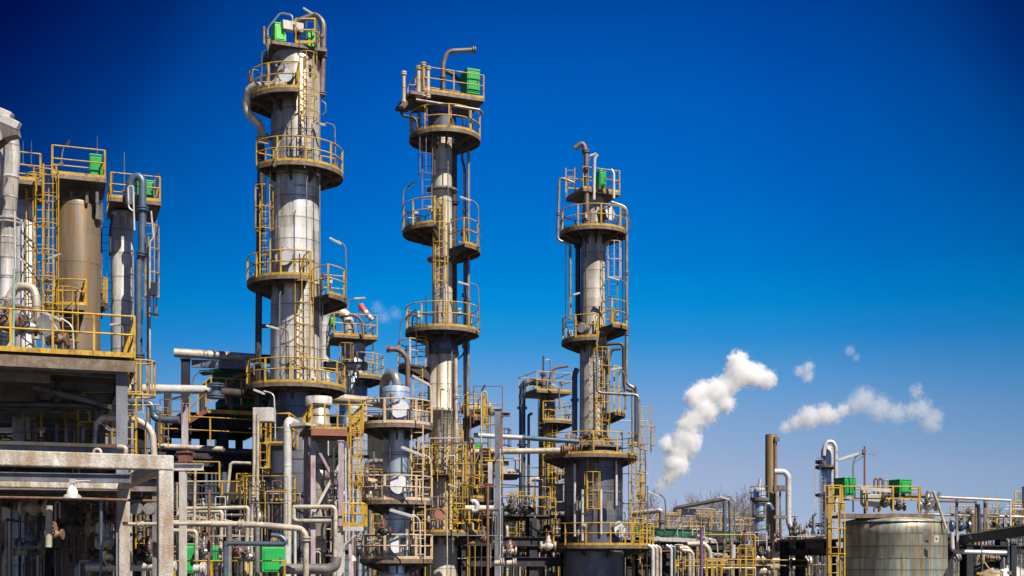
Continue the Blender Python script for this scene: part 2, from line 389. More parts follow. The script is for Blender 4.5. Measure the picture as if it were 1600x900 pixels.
class Tower(Thing):
    def __init__(s, name, label, px, D, group=None):
        cat = {'distillation_column': 'column', 'chimney_stack': 'chimney', 'storage_tank': 'tank', 'storage_silo': 'silo'}.get(name, 'vessel')
        s.D = D; s.k = k(D); s.px = px; x = (px-800)/F*D
        super().__init__(name, label, cat, Vector((x, D, 0)), group); s.x = x
    def z(s, py): return EYE+(HOR-py)*s.k
    def shell(s, prof, m, name='shell', dx=0, dy=0, seg=40, cap=True):
        c = (s.x+dx*s.k, s.D+dy*s.k, 0); mb = MB()
        mb.lathe(c, [(r*s.k, s.z(py)) for py, r in reversed(prof)], seg, cap=cap); return s.part(name, mb, m)
    def bands(s, ys, r, m, th=.09, dx=0, extra=.03):
        for y in ys:
            mb = MB(); mb.lathe((s.x+dx*s.k, s.D, s.z(y)-th/2), [(r*s.k+extra, 0), (r*s.k+extra, th)], 36); s.part('stiffening_ring', mb, m)
    def dome(s, py, r, hpx, m, name='head', dx=0):
        n = 7; mb = MB(); mb.lathe((s.x+dx*s.k, s.D, s.z(py)), [(max(r*s.k*math.cos(R(90*i/n)), .01), hpx*s.k*math.sin(R(90*i/n))) for i in range(n+1)], 36); return s.part(name, mb, m)
    def platform(s, py, r, a0, a1, rin, m=None, dx=0, dy=0, rail=True, ra=None, h=1.1, dm=None, em=None, brackets=True, rr=.029, pr=.038, th=.10):
        m = m or yellow; c = (s.x+dx*s.k, s.D+dy*s.k); z = s.z(py); R_ = r*s.k; ri = rin*s.k*.98
        mb = MB(); mb.sector(c, ri, R_-.03, a0, a1, z-th, z)
        pl = s.part('platform', mb, dm or deckm)
        eb = MB(); eb.sector(c, R_-.03, R_, a0, a1, z-th-.06, z+.02); s.part('edge_plate', eb, em or edge, pl)
        if brackets:
            bb = MB(); n = max(2, round((a1-a0)/40))
            for i in range(n+1):
                a = R(a0+4+(a1-a0-8)*i/n); d = Vector((math.cos(a), math.sin(a), 0)); t = Vector((-d.y, d.x, 0))*.04; b0 = Vector((c[0], c[1], z-th-.002))
                q = [b0+d*ri, b0+d*(R_-.05), b0+d*(R_-.05)-Vector((0,0,.10)), b0+d*ri-Vector((0,0,min(.55, (R_-ri)*.5)))]
                vs = [tuple(v-t) for v in q]+[tuple(v+t) for v in q]
                bb.add(vs, [(0,1,2,3),(7,6,5,4),(0,4,5,1),(1,5,6,2),(2,6,7,3),(3,7,4,0)])
            bb.sector(c, (ri+R_)/2, (ri+R_)/2+.08, a0+2, a1-2, z-th-.16, z-th-.004)
            s.part('support_frame', bb, dm or deckm, pl)
        if rail:
            rb = MB(); a, b = ra or (a0, a1); rail_arc(rb, c, R_-.04, a, b, z, h, rr, pr)
            if b-a < 350:
                for aa in (a, b):
                    d = Vector((math.cos(R(aa)), math.sin(R(aa)), 0)); p0 = Vector((c[0], c[1], z))+d*(ri+.12); p1 = Vector((c[0], c[1], z))+d*(R_-.04)
                    for hh in (h, h*.55): rb.tube([p0+Vector((0,0,hh)), p1+Vector((0,0,hh))], rr, 6)
                    rb.bar(p0, p0+Vector((0,0,h)), pr*1.6)
            s.part('railing', rb, m, pl)
        return pl
    def rect_platform(s, x0, x1, dn, df, py, m=None, dm=None, em=None, h=1.1, rail=True, name='platform', th=.12, sides='nlrf', yaw=0, mids=1):
        """rectangular platform from px x0 to x1, from dn metres before to df metres behind the axis"""
        z = s.z(py); X0 = (x0-s.px)*s.k; X1 = (x1-s.px)*s.k; cy, sy = math.cos(R(yaw)), math.sin(R(yaw))
        def q(x, y, zz=0): return Vector((s.x+x*cy-y*sy, s.D+x*sy+y*cy, z+zz))
        c = q((X0+X1)/2, (df-dn)/2); mb = MB(); mb.box((c.x, c.y, z-th/2), (X1-X0, dn+df, th), R(yaw)); pl = s.part(name, mb, dm or deckm)
        eb = MB(); ps = [q(X0,-dn), q(X1,-dn), q(X1,df), q(X0,df)]
        for a, b in zip(ps, ps[1:]+ps[:1]):
            d = (b-a).normalized(); n_ = Vector((d.y, -d.x, 0))*.03; eb.bar(a+n_-Vector((0,0,th/2)), b+n_-Vector((0,0,th/2)), .03, th+.03)
        s.part('edge_plate', eb, em or edge, pl)
        if rail:
            rb = MB()
            g = {'n': (ps[0], ps[1]), 'r': (ps[1], ps[2]), 'f': (ps[2], ps[3]), 'l': (ps[3], ps[0])}
            for ch in sides: rail_line(rb, g[ch], h, mids=mids)
            s.part('railing', rb, m or yellow, pl)
        return pl
    def ladder(s, px, rout, y0, y1, m=None, cage=None, az=None, side='f', **kw):
        """y0 bottom row, y1 top row; px column; rout metres in front of the axis"""
        x = s.x+(px-s.px)*s.k
        if az is None: p = (x, s.D-rout); out = (0, -1)
        else: p = (s.x+math.cos(R(az))*rout, s.D+math.sin(R(az))*rout); out = (math.cos(R(az)), math.sin(R(az)))
        cg = (None, None) if cage is None else (s.z(cage[0]), s.z(cage[1]))
        return ladder_parts(s, p, out, s.z(y0), s.z(y1), m, cg, **kw)
    def manway(s, px, py, r, rshell, m=None, az=None, depth=.35, name='manway'):
        z = s.z(py); dx = (px-s.px)*s.k; rs = rshell*s.k
        if az is None:
            sa = max(-.95, min(.95, dx/(rs+.25))); a = math.asin(sa); d = Vector((math.sin(a), -math.cos(a), 0))
        else: d = Vector((math.cos(R(az)), math.sin(R(az)), 0))
        c = Vector((s.x, s.D, z))+d*rs; rr = r*s.k; mb = MB(); mb.tube([c-d*.2, c+d*depth], rr*.82, 20); o = s.part(name, mb, m or steel)
        b = MB(); b.disc(c+d*(depth-.06), d, rr, .07, 24); s.part('flange', b, steel, o)
        b = MB(); b.lathe((0,0,0), [(rr*.97,0),(rr*.97,.03),(rr*.3,.035),(.01,.036)], 24, smooth=False)
        M_ = d.to_track_quat('Z', 'Y').to_matrix(); b.v = [tuple(M_ @ Vector(v)+c+d*(depth-.02)) for v in b.v]
        s.part('cover', b, m or mirrorm, o)
        b = MB(); t = Vector((0,0,1)); sd = d.cross(t)
        b.tube([c+d*(depth*.5)+sd*rr, c+d*(depth*.5)+sd*(rr+.12), c+d*depth+sd*(rr+.12)+t*.1, c+d*(depth+.08)+t*(rr*.9)], .025, 6); s.part('davit_arm', b, steel, o)
        return o

def lamp(label, p0, p1, pole, D, w=4.0, dark=False, group=None, polem=None, pw=1.1):
    """long luminaire from p0 to p1 (px) carried by a bent pole given as px points"""
    a = W(*p0, D) if len(p0) == 2 else W(*p0); b = W(*p1, D) if len(p1) == 2 else W(*p1); K = k(D)
    T = Thing('flood_lamp', label, 'lamp', W(*pole[-1], D) if len(pole[-1]) == 2 else W(*pole[-1]), group)
    d = (b-a).normalized(); ww = w*K
    mb = MB(); mb.bar(a, b, ww*1.3, ww*.62); mb.bar(a+(b-a)*.05+Vector((0,0,ww*.42)), a+(b-a)*.95+Vector((0,0,ww*.42)), ww*.8, ww*.3)
    h = T.part('lamp_head', mb, lampdark if dark else lampm)
    g = MB(); g.bar(a+(b-a)*.08-Vector((0,0,ww*.38)), a+(b-a)*.92-Vector((0,0,ww*.38)), ww*.9, ww*.24); T.part('lamp_cover', g, lensm, h)
    P = [W(*p, D) if len(p) == 2 else W(*p) for p in pole]; pb = MB(); pb.tube(P, max(pw*K, .022), 7, bend=.35); T.part('pole', pb, polem or steel)
    cl = MB(); cl.box(P[-1]+Vector((0,0,.12)), (.12,.12,.14)); T.part('clamp', cl, steel)
    return T

def green_box(label, x0, x1, y0, y1, D, depth=.9, m=None, legs=2.0, group=None, yaw=20, leg_to=None, slope=0):
    K = k(D); c = W((x0+x1)/2, y1, D); wdt = (x1-x0)*K*.86; h = (y1-y0)*K
    T = Thing('valve_enclosure', label, 'equipment box', Vector((c.x, c.y, c.z)), group); ry = R(yaw)
    mb = MB(); mb.box((c.x, c.y, c.z+h*.44), (wdt, depth, h*.88), ry); body = T.part('body', mb, m or green, bevel=.03)
    mb = MB(); mb.box((c.x, c.y, c.z+h*.93), (wdt*1.03, depth*1.03, h*.09), ry); T.part('lid', mb, m or green, bevel=.02)
    f = Vector((math.sin(ry), -math.cos(ry), 0)); t = Vector((math.cos(ry), math.sin(ry), 0))
    mb = MB(); mb.box(Vector((c.x, c.y, c.z+h*.42))+f*(depth/2+.012), (wdt*.78, .025, h*.66), ry); dr = T.part('door', mb, m or green)
    mb = MB(); mb.box(Vector((c.x, c.y, c.z+h*.45))+f*(depth/2+.05)+t*wdt*.3, (.04, .05, .18), ry); T.part('handle', mb, steel, dr)
    if legs:
        for sx in (-1, 1):
            for sy in (-1, 1):
                mb = MB(); p = c+t*(sx*wdt*.42)-f*(sy*depth*.42); mb.bar(p-Vector((0,0,legs*K)), p, .08); T.part('leg', mb, steel)
    return T
# ------------------------------------------------------------------ shared kinds of equipment
def steel_frame(label, xs, D0, D1, levels, top=None, m=None, sec=.28, decks=(), rails=(), braces=(), yb=None, bm=None, nD=2, joists=0, railm=None, rail_h=1.1, rail_sides='nr', name='pipe_rack', deck_over=0, yaw=22, pivot=0):
    m = m or steel; bm = bm or m; X = [W(x, HOR, D0).x for x in xs]; Z = lambda py: W(0, py, D0).z; Ds = [D0+(D1-D0)*i/(nD-1) for i in range(nD)]
    T = Thing(name, label, 'steel frame', Vector((X[pivot], D0, 0)), None); T.e.rotation_euler.z = R(yaw); zt = Z(top if top is not None else min(levels)); zb = 0 if yb is None else Z(yb)
    for x in X:
        for d in Ds:
            b = MB(); b.ibeam((x, d, zb), (x, d, zt), sec, sec, (0,1,0)); T.part('post', b, m)
    for py in levels:
        z = Z(py)-sec*.55
        for d in Ds:
            b = MB(); b.ibeam((X[0]-.15, d-sec*.52, z), (X[-1]+.15, d-sec*.52, z), sec*.7, sec*1.1); T.part('beam', b, bm)
        for x in X:
            b = MB(); b.ibeam((x+sec*.52, D0, z-.01), (x+sec*.52, D1, z-.01), sec*.6, sec); T.part('cross_beam', b, bm)
        for i in range(joists):
            d = D0+(D1-D0)*(i+.5)/joists; b = MB(); b.ibeam((X[0], d, z+.02), (X[-1], d, z+.02), sec*.4, sec*.6); T.part('joist', b, bm)
    for py in decks:
        b = MB(); b.box(((X[0]+X[-1])/2, (D0+D1)/2, Z(py)+.06), (X[-1]-X[0]+.5+deck_over, D1-D0+.6, .09)); T.part('deck', b, deckm)
    for py in rails:
        z = Z(py)+.11; a = Vector((X[0]-.2, D0-.25, z)); b_ = Vector((X[-1]+.2, D0-.25, z)); c = Vector((X[-1]+.2, D1+.25, z)); d_ = Vector((X[0]-.2, D1+.25, z))
        seq = {'n': (a, b_), 'r': (b_, c), 'l': (d_, a), 'f': (c, d_)}
        for ch in rail_sides:
            rb = MB(); rail_line(rb, seq[ch], rail_h); T.part('railing', rb, railm or yellow)
    for (i, j, pa, pb) in braces:
        b = MB(); b.bar((X[i], D0+.02, Z(pa)), (X[j], D0+.02, Z(pb)), .1, .1); T.part('brace', b, m)
    return T

def valve(label, px, py, D, s=1.0, m=None, group=None, wheel='f', wm=None, horiz=True):
    c = W(px, py, D); T = Thing('gate_valve', label, 'valve', c, group); m = m or pipe_grey
    b = MB(); b.lathe((c.x-.28*s, c.y, c.z), [(.1*s,0),(.1*s,.1*s),(.17*s,.2*s),(.2*s,.28*s),(.17*s,.36*s),(.1*s,.46*s),(.1*s,.56*s)], 14, 'x'); b.lathe((c.x, c.y, c.z+.1*s), [(.12*s,0),(.13*s,.16*s),(.08*s,.24*s),(.06*s,.42*s)], 12); T.part('body', b, m)
    for q in (-.29, .29):
        b = MB(); b.disc((c.x+q*s, c.y, c.z), (1,0,0), .21*s, .07*s, 14); T.part('flange', b, m)
    if wheel == 'f': ax = (0,1,0); wc = Vector((c.x, c.y-.3*s, c.z+.3*s))
    else: ax = (0,0,1); wc = Vector((c.x, c.y, c.z+.62*s))
    b = MB(); b.torus(wc, ax, .17*s, .016*s+.006, 16); u = Vector((1,0,0)); v = Vector(ax).cross(u)
    for q in (u, v): b.tube([wc-q*.17*s, wc+q*.17*s], .016, 5)
    b.tube([c+Vector((0,0,.2*s)), wc], .03*s, 6); T.part('handwheel', b, wm or steel)
    return T

def drum(label, x0, x1, py, r, D, m=None, axis='x', L=3.0, saddles=True, nozzle=True, group=None, cover=None):
    """horizontal vessel; axis x: from px x0 to x1; axis y: round end at px x0 facing the camera, L metres long"""
    K = k(D); rr = r*K; m = m or pipe_cream; c = W((x0+x1)/2 if axis == 'x' else x0, py, D); T = Thing('horizontal_vessel', label, 'vessel', Vector((c.x, c.y, c.z-rr)), group)
    n = 5; dome = [(max(rr*math.cos(R(90*i/n)), .01), rr*.45*math.sin(R(90*i/n))) for i in range(n+1)]
    ln = (x1-x0)*K if axis == 'x' else L
    prof = [(a, -b) for a, b in reversed(dome)]+[(a, ln+b) for a, b in dome]; b = MB()
    b.lathe((c.x-ln/2, c.y, c.z) if axis == 'x' else (c.x, c.y, c.z), prof, 28, axis, cap=False); T.part('shell', b, m)
    for q in (.06, .94) if axis == 'x' else (.0, .2):
        b = MB(); a = Vector((c.x-ln/2+ln*q, c.y, c.z)) if axis == 'x' else Vector((c.x, c.y+ln*q, c.z)); b.disc(a, (1,0,0) if axis == 'x' else (0,1,0), rr*1.12, .1, 28); T.part('girth_flange', b, cover or steel)
    if nozzle:
        b = MB(); a = Vector((c.x+(ln*.2 if axis == 'x' else 0), c.y+(0 if axis == 'x' else .8), c.z+rr*.8)); b.tube([a, a+Vector((0,0,rr*.5+.15))], rr*.25, 10); b.disc(a+Vector((0,0,rr*.5+.15)), (0,0,1), rr*.4, .06, 12); T.part('nozzle', b, m)
    if saddles:
        for q in (.22, .78):
            b = MB(); b.box((c.x-ln/2+ln*q, c.y, c.z-rr*1.1) if axis == 'x' else (c.x, c.y+ln*q, c.z-rr*1.1), (.2, rr*1.6, rr*.6) if axis == 'x' else (rr*1.6, .2, rr*.6)); T.part('saddle', b, steel)
    return T

def rail_run(label, pts, D, m=None, h=1.1, post=1.4, group=None, mids=1, rr=.028, pr=.036, kick=False):
    P = [W(p[0], p[1], p[2] if len(p) > 2 else D) for p in pts]; T = Thing('guard_rail', label, 'railing', P[0], group)
    b = MB(); up = Vector((0,0,1))
    for i in range(mids+1): b.tube([p+up*h*(1-i/(mids+1)*.9) for p in P], rr, 6)
    T.part('rail', b, m or yellow)
    if kick:
        b = MB()
        for a, c in zip(P, P[1:]): b.bar(a+up*.07, c+up*.07, .02, .13)
        T.part('kick_plate', b, m or yellow)
    for a, c in zip(P, P[1:]):
        n = max(1, round((c-a).length/post))
        for i in range(n+(1 if c is P[-1] else 0)):
            b = MB(); q = a+(c-a)*(i/n); b.bar(q, q+up*h, pr*1.7); T.part('post', b, m or yellow)
    return T

def beam(label, a, b, D, w_, h_, m=None, name='steel_beam', sect='i', group=None, cat='beam', plates=0):
    A = W(*a, D) if len(a) == 2 else W(*a); B = W(*b, D) if len(b) == 2 else W(*b); K = k(A.y); mb = MB()
    (mb.ibeam if sect == 'i' else mb.bar)(A, B, w_*K, h_*K)
    o = single(name, label, cat, mb, m or steel, A, group)
    for i in range(plates):
        q = A+(B-A)*((i+.5)/plates); pb = MB(); pb.box(q, (.04, w_*K*1.02, h_*K*1.02) if abs((B-A).x) > abs((B-A).z) else (w_*K*1.02, w_*K*1.02, .05)); pb.obj('stiffener_plate', m or steel, o, o)
    return o

def post(label, px, y0, y1, D, w_, m=None, name='steel_post', sect='i', group=None, h_=None):
    A = W(px, y0, D); B = W(px, y1, D) if y1 is not None else Vector((A.x, A.y, 0)); K = k(D); mb = MB()
    if sect == 'i': mb.ibeam(B, A, w_*K, (h_ or w_)*K, (0,1,0))
    elif sect == 'o': mb.tube([B, A], w_*K/2, 10)
    else: mb.bar(B, A, w_*K, (h_ or w_)*K)
    o = single(name, label, 'post', mb, m or steel, B, group)
    cp = MB(); cp.box(A+Vector((0,0,.02)), (w_*K*1.3, w_*K*1.3, .04)); cp.obj('cap_plate', m or steel, o, o)
    return o

def mast(label, px, y0, y1, D, r=1.2, m=None, rod=True):
    A = W(px, y0, D); B = W(px, y1, D); T = Thing('lightning_mast', label, 'mast', B); b = MB(); b.tube([B, A], max(r*k(D), .02), 7, r2=max(r*k(D)*.5, .012)); T.part('rod', b, m or pipe_blue)
    b = MB(); b.box(B+Vector((0,0,.03)), (.16,.16,.06)); T.part('base', b, steel); return T

def free_ladder(label, px, y0, y1, D, cage=None, m=None, group=None, w=.46, out=(0,-1), cr=.4, rt=.02):
    B = W(px, y0, D); T = Thing('caged_ladder', label, 'ladder', B, group); ladder_parts(T, (B.x, B.y), out, B.z, W(px, y1, D).z, m, (None, None) if cage is None else (W(px, cage[0], D).z, W(px, cage[1], D).z), w=w, cr=cr, rt=rt); return T

def bare_tree(label, px, D, top, spread, seed, base=None, depth=6):
    rnd = random.Random(seed); B = W(px, HOR, D); B.z = 0; H_ = W(px, top, D).z; T = Thing('bare_tree', label, 'tree', B, 'bare trees beyond the pipe rack')
    trunk = MB(); crown = MB(); tips = []
    def br(p, d, ln, r, lv):
        r = max(r, .022)
        pts = [p]; n = 3
        for i in range(n):
            d = (d+Vector((rnd.uniform(-.16,.16), rnd.uniform(-.16,.16), rnd.uniform(-.02,.12)))).normalized(); pts.append(pts[-1]+d*(ln/n))
        (trunk if lv < 1 else crown).tube(pts, r, 5 if lv < 2 else 3, cap=False, r2=r*.62)
        if lv >= depth: return
        for i in range(rnd.choice((2,3,3) if lv else (4,5))):
            a = rnd.uniform(0, 6.28); t = rnd.uniform(.35, .8)*spread; ax = d.orthogonal().normalized(); ax.rotate(Matrix.Rotation(a, 3, d)); nd = (d*math.cos(t)+ax*math.sin(t)); nd.z = nd.z*.8+.25
            q = pts[-1] if rnd.random() < .6 else pts[-2]; br(q, nd.normalized(), ln*rnd.uniform(.62,.86), r*.6, lv+1)
    br(B, Vector((0,0,1)), H_*.30, H_*.012+.03, 0)
    T.part('trunk', trunk, bark); T.part('crown', crown, bark)
    return T

def steam(label, blobs, D, dens=.5, seed=0, noise_s=.13, amp=.5, name='steam_plume', soft=.5, col=(1,1,1), low=0.0):
    """blobs (px, py, r px[, depth offset in px]); density falls off from each and is torn by noise"""
    K = k(D); c0 = W(blobs[0][0], blobs[0][1], D); mb = MB(); B = []
    for b_ in blobs:
        c = W(b_[0], b_[1], D+(b_[3]*K if len(b_) > 3 else 0)); B.append((c, b_[2]*K)); mb.sphere(c, b_[2]*K*1.5, 14)
    o = mb_obj = None
    m = bpy.data.materials.new(name); m.use_nodes = True; t = m.node_tree; t.nodes.clear(); L = t.links.new
    def N(ty, **kk):
        n = t.nodes.new(ty)
        for a, b in kk.items(): setattr(n, a, b)
        return n
    def M(op, a, b=None, c=None, clamp=False):
        n = N('ShaderNodeMath', operation=op); n.use_clamp = clamp
        for i, v in enumerate((a, b, c)):
            if v is None: continue
            if isinstance(v, (int, float)): n.inputs[i].default_value = v
            else: L(v, n.inputs[i])
        return n.outputs[0]
    co = N('ShaderNodeTexCoord').outputs['Object']; rm = sum(r for _, r in B)/len(B)
    nz = N('ShaderNodeTexNoise'); nz.inputs['Scale'].default_value = 1/(rm*noise_s*4); nz.inputs['Detail'].default_value = 7; nz.inputs['Roughness'].default_value = .66; L(co, nz.inputs['Vector'])
    off = N('ShaderNodeVectorMath', operation='SUBTRACT'); L(nz.outputs['Color'], off.inputs[0]); off.inputs[1].default_value = (.5,.5,.5)
    sc_ = N('ShaderNodeVectorMath', operation='SCALE'); L(off.outputs[0], sc_.inputs[0]); sc_.inputs['Scale'].default_value = rm*amp*3
    ad = N('ShaderNodeVectorMath', operation='ADD'); L(co, ad.inputs[0]); L(sc_.outputs[0], ad.inputs[1]); acc = None
    for c, r_ in B:
        dn = N('ShaderNodeVectorMath', operation='DISTANCE'); L(ad.outputs[0], dn.inputs[0]); dn.inputs[1].default_value = tuple(c-c0)
        v = M('SUBTRACT', 1.0, M('DIVIDE', dn.outputs['Value'], r_)); acc = v if acc is None else M('MAXIMUM', acc, v)
    nz2 = N('ShaderNodeTexNoise'); nz2.inputs['Scale'].default_value = 1/(rm*noise_s*2.2); nz2.inputs['Detail'].default_value = 6; nz2.inputs['Roughness'].default_value = .7; L(co, nz2.inputs['Vector'])
    acc = M('ADD', acc, M('MULTIPLY', M('SUBTRACT', nz2.outputs[0], .54), 1.3))
    mr = N('ShaderNodeMapRange', interpolation_type='SMOOTHSTEP'); L(acc, mr.inputs[0]); mr.inputs[1].default_value = low; mr.inputs[2].default_value = soft
    d = M('MULTIPLY', mr.outputs[0], dens)
    pv = N('ShaderNodeVolumePrincipled'); pv.inputs['Color'].default_value = (*col, 1); pv.inputs['Anisotropy'].default_value = -.15; L(d, pv.inputs['Density'])
    ou = N('ShaderNodeOutputMaterial'); L(pv.outputs[0], ou.inputs['Volume'])
    me = bpy.data.meshes.new(name); me.from_pydata([tuple(Vector(v)-c0) for v in mb.v], [], mb.f); me.update()
    tmp = bpy.data.objects.new('tmp', me); COL.objects.link(tmp); rmod = tmp.modifiers.new('r', 'REMESH'); rmod.mode = 'VOXEL'; rmod.voxel_size = rm*.28
    dg = bpy.context.evaluated_depsgraph_get(); me2 = bpy.data.meshes.new_from_object(tmp.evaluated_get(dg)); bpy.data.objects.remove(tmp)
    me2.name = name; me2.materials.clear(); me2.materials.append(m)
    o = bpy.data.objects.new(name, me2); o.location = c0; COL.objects.link(o); tag(o, label, 'steam', None, 'stuff')
    return o
# ------------------------------------------------------------------ the ground
def ground_sheet():
    m = mat('gravel_ground', (.13,.115,.10), (.08,.07,.06), rough=.95, nscale=.6, stretch=1, bump=.6, fine=.3)
    b = MB(); n = 40
    for i in range(n+1):
        y = -60*(1-i/n)+4500*(i/n)**2.2; wx = 120+y*1.3
        for j in range(21):
            x = -wx+2*wx*j/20; z = 0 if y < 150 else .6*noise.noise(Vector((x*.01, y*.01, 0)))*(min(1, (y-150)/200)); b.v.append((x, y, z))
    for i in range(n):
        for j in range(20):
            a = i*21+j; b.f.append((a, a+1, a+22, a+21)); b.sm.append(True)
    o = b.obj('ground', m); tag(o, 'grey gravel ground under the refinery', None, None, 'structure')
    m2 = mat('asphalt_yard', (.09,.085,.08), (.055,.05,.05), rough=.9, nscale=.4, stretch=1, bump=.2)
    b = MB(); b.v = [(-45,20,.004+.02),(45,20,.024),(70,105,.024),(-55,105,.024)]; b.f = [(0,1,2,3)]; b.sm = [False]
    o = b.obj('paved_yard', m2); tag(o, 'dark asphalt yard paving under the columns', None, None, 'structure')
ground_sheet()

# ------------------------------------------------------------------ tallest column
T1 = Tower('distillation_column', 'tallest silver distillation column with five yellow-railed round platforms', 462, 58)
T1.shell([(92,36),(96,38),(268,38)], silver3, 'top_shell'); T1.shell([(268,38),(330,37.5),(610,39.5)], silver)
T1.shell([(610.2,41),(650,42),(900,42),(966,42)], darkclad, 'skirt'); T1.dome(92, 36, 16, silver)
T1.bands([300, 446], 38, silver)
T1.platform(164, 74, 172, 283, 38, h=1.15)
T1.platform(273, 71, 218, 398, 38, dx=3)
T1.platform(446, 75, 158, 297, 38)
T1.platform(470, 80, 318, 383, 38, h=1.3)
T1.platform(608, 77, 150, 398, 40)
pl = T1.rect_platform(418, 500, 1.2, 1.4, 86, rail=False, yaw=22)
b = MB(); z = T1.z(84)
rail_line(b, [(T1.x+.2, T1.D-1.15, z), (T1.x+1.05, T1.D-1.15, z), (T1.x+1.05, T1.D+1.3, z)], 1.1); rail_line(b, [(T1.x-1.2, T1.D-1.15, z), (T1.x-1.2, T1.D+1.3, z), (T1.x+1.05, T1.D+1.3, z)], .75)
T1.part('railing', b, yellow, pl)
T1.manway(453, 412, 14, 38); T1.manway(456, 136, 11, 38)
T1.ladder(490, 1.38, 208, 108, cage=(206, 108)); T1.ladder(487, 1.40, 268, 210, m=steel)
T1.ladder(422, 1.15, 437, 268, cage=(372, 276)); T1.ladder(484, 1.42, 600, 408, cage=(585, 420), m=yellow, cr=.42)
for i, (x0, yy) in enumerate([(432, 96), (447, 92), (476, 94), (490, 96)]):
    b = MB(); b.bar(W(x0, 104, 58-1), W(x0, 88, 58-1), .1); T1.part('platform_leg', b, steel)
green_box('pale green valve box, left of two crowning the tallest column', 425, 446, 40, 69, 57.2, .8, green_lit, 12, yaw=22)
green_box('narrow green valve box inside the hooped cage crowning the tallest column', 477, 496, 50, 80, 57.4, .6, green_lit, 4, yaw=22)
b = MB(); b.bar(W(440, 39, 56.8), W(472, 45, 57.4), .32, .38); single('lifting_beam', 'pale rusty lifting beam across the top of the tallest column', 'beam', b, steelwhite, W(440, 39, 56.8))
free_ladder('pale hooped ladder cage beside the crown of the tallest column', 487, 86, 32, 57.1, cage=(60, 32), m=pipe_blue)
pipe('thin grey pipe frame over the left crown of the tallest column', [(419,90),(418,45),(438,20),(457,24),(457,44)], 1.6, pipe_grey, 57, fl=(.3,), seg=8)
pipe('brown vent pipe arching over the tallest column and down its right side', [(459,36,58.3),(478,28,58.3),(492,22,58.3),(506,34,58.2),(505,80,58.2),(503,152,58.2)], 4.3, rustvent, bend=4, fl=(.62,.97))
pipe('small return bend below the brown vent pipe on the tallest column', [(503,158),(509,162),(509,176),(504,180)], 1.3, pipe_blue, 58, seg=8)
pipe('pale overhead line curling off the tallest column towards its left downcomer', [(446,133,56.4),(390,135,56.8),(384,165,57.2),(388,178,57.2),(408,196,57.4),(410,222,57.4)], 6.6, silver2, bend=2.2, fl=(.1,.96), rings=.6)
pipe('long dark downcomer down the left flank of the tallest column', [(408,226),(405,400),(403,640)], 5.2, pipe_dark, 57.6, fl=(.02,.32,.55), bend=0)
pipe('thin grey riser along the left platforms of the tallest column', [(415,232),(414,440)], 1.5, pipe_grey, 57, seg=6)
pipe('stub nozzle joining downcomer and tallest column above its second platform', [(428,216),(404,214)], 4, pipe_dark, 58, fl=(.5,))
pipe('horizontal stub from the downcomer to the tallest column near its lowest lamp', [(402,510),(440,509)], 3.2, pipe_dark, 57.6, fl=(.1,))
pipe('hair-thin conduit climbing the right side of the tallest column', [(499,180),(500,420),(500,560)], 1.1, pipe_grey, 57, seg=6)
pipe('short blue-grey pipe frame at the left of the crown platform', [(409,118),(409,82),(416,78)], 1.2, pipe_blue, 57, seg=6)
pipe('rust-coloured vertical nozzle pipe under the lifting beam', [(464,92),(464,52)], 3.6, pipe_rust, 57.4, fl=(.3,.9))
lamp('small tilted lamp on the very top of the tallest column', (474,13), (489,22), [(487,20),(499,24),(504,34),(504,60)], 57.3, 3.2)
lamp('horizontal lamp beside the second platform of the tallest column', (492,192), (509,196), [(508,192),(523,195),(524,240),(523,262)], 57.2, 3.4)
lamp('tilted lamp on the side balcony right of the tallest column', (515,372), (534,382), [(528,376),(540,384),(541,440),(540,468)], 57.6, 3.6)
lamp('long tilted lamp against the shell above the lowest platform of the tallest column', (416,509), (437,515), [(437,512),(450,515),(451,560),(450,600)], 56, 3.6)
lamp('long lamp on a bent pole just under the lowest ring of the tallest column', (396,609), (414,616), [(412,611),(428,615),(430,660),(430,692)], 54, 3.6, polem=pipe_white)
lamp('small lamp clipped left of the second platform on the tallest column', (431,236), (438,220), [(436,228),(430,240),(429,262)], 55.7, 2.4)

# ------------------------------------------------------------------ middle column
T2 = Tower('distillation_column', 'slender tall column with a square platform and gooseneck on top', 691, 63)
T2.shell([(170,13),(210,15),(480,16),(524,16)], silver2, 'upper_shell')
T2.shell([(520,19),(526,24),(548,25)], darkclad, 'swage'); T2.shell([(548.2,23),(640,23),(641,24.5),(644,24.5),(645,22),(700,21),(848,20)], silver2, 'lower_shell')
T2.shell([(848.2,21),(858,24),(980,24)], silver2, 'skirt'); T2.bands([298, 406, 550, 641], 16, steel, extra=.25)
T2.shell([(170,22),(205,22)], darkclad, 'top_head')
T2.platform(218, 56, 0, 360, 22, dx=4, h=1.15)
T2.rect_platform(648, 746, 1.2, 1.3, 160, mids=1, h=1.15, yaw=22)
T2.rect_platform(628, 646, 1.2, 1.3, 164, rail=False, m=steel, yaw=22)
T2.platform(364, 62, 120, 262, 15, h=1.25)
T2.platform(392, 60, -52, 52, 15, h=1.25)
T2.platform(520, 58, 0, 360, 24, h=1.2)
T2.platform(576, 66, 150, 228, 24, dx=-3, h=1.25, m=cream)
T2.platform(740, 44, 150, 390, 22, dx=-8, h=1.15); T2.platform(833, 57, 150, 390, 22, dx=8, h=1.1)
T2.platform(655, 50, -48, 40, 22, dx=18, h=1.1); T2.platform(780, 50, -60, 40, 22, dx=20, h=1.1)
T2.ladder(669, .75, 335, 212, m=steel, cage=(284, 216)); T2.ladder(689, .72, 460, 312, cage=(448, 330), cr=.36); T2.ladder(690, .95, 520, 455, m=steel)
T2.ladder(660, 1.0, 578, 520, m=yellow); T2.ladder(700, 1.15, 740, 642, m=steel, cage=(720, 660), mc=steel); T2.ladder(716, 1.3, 835, 670, m=yellow, cage=(820, 690))
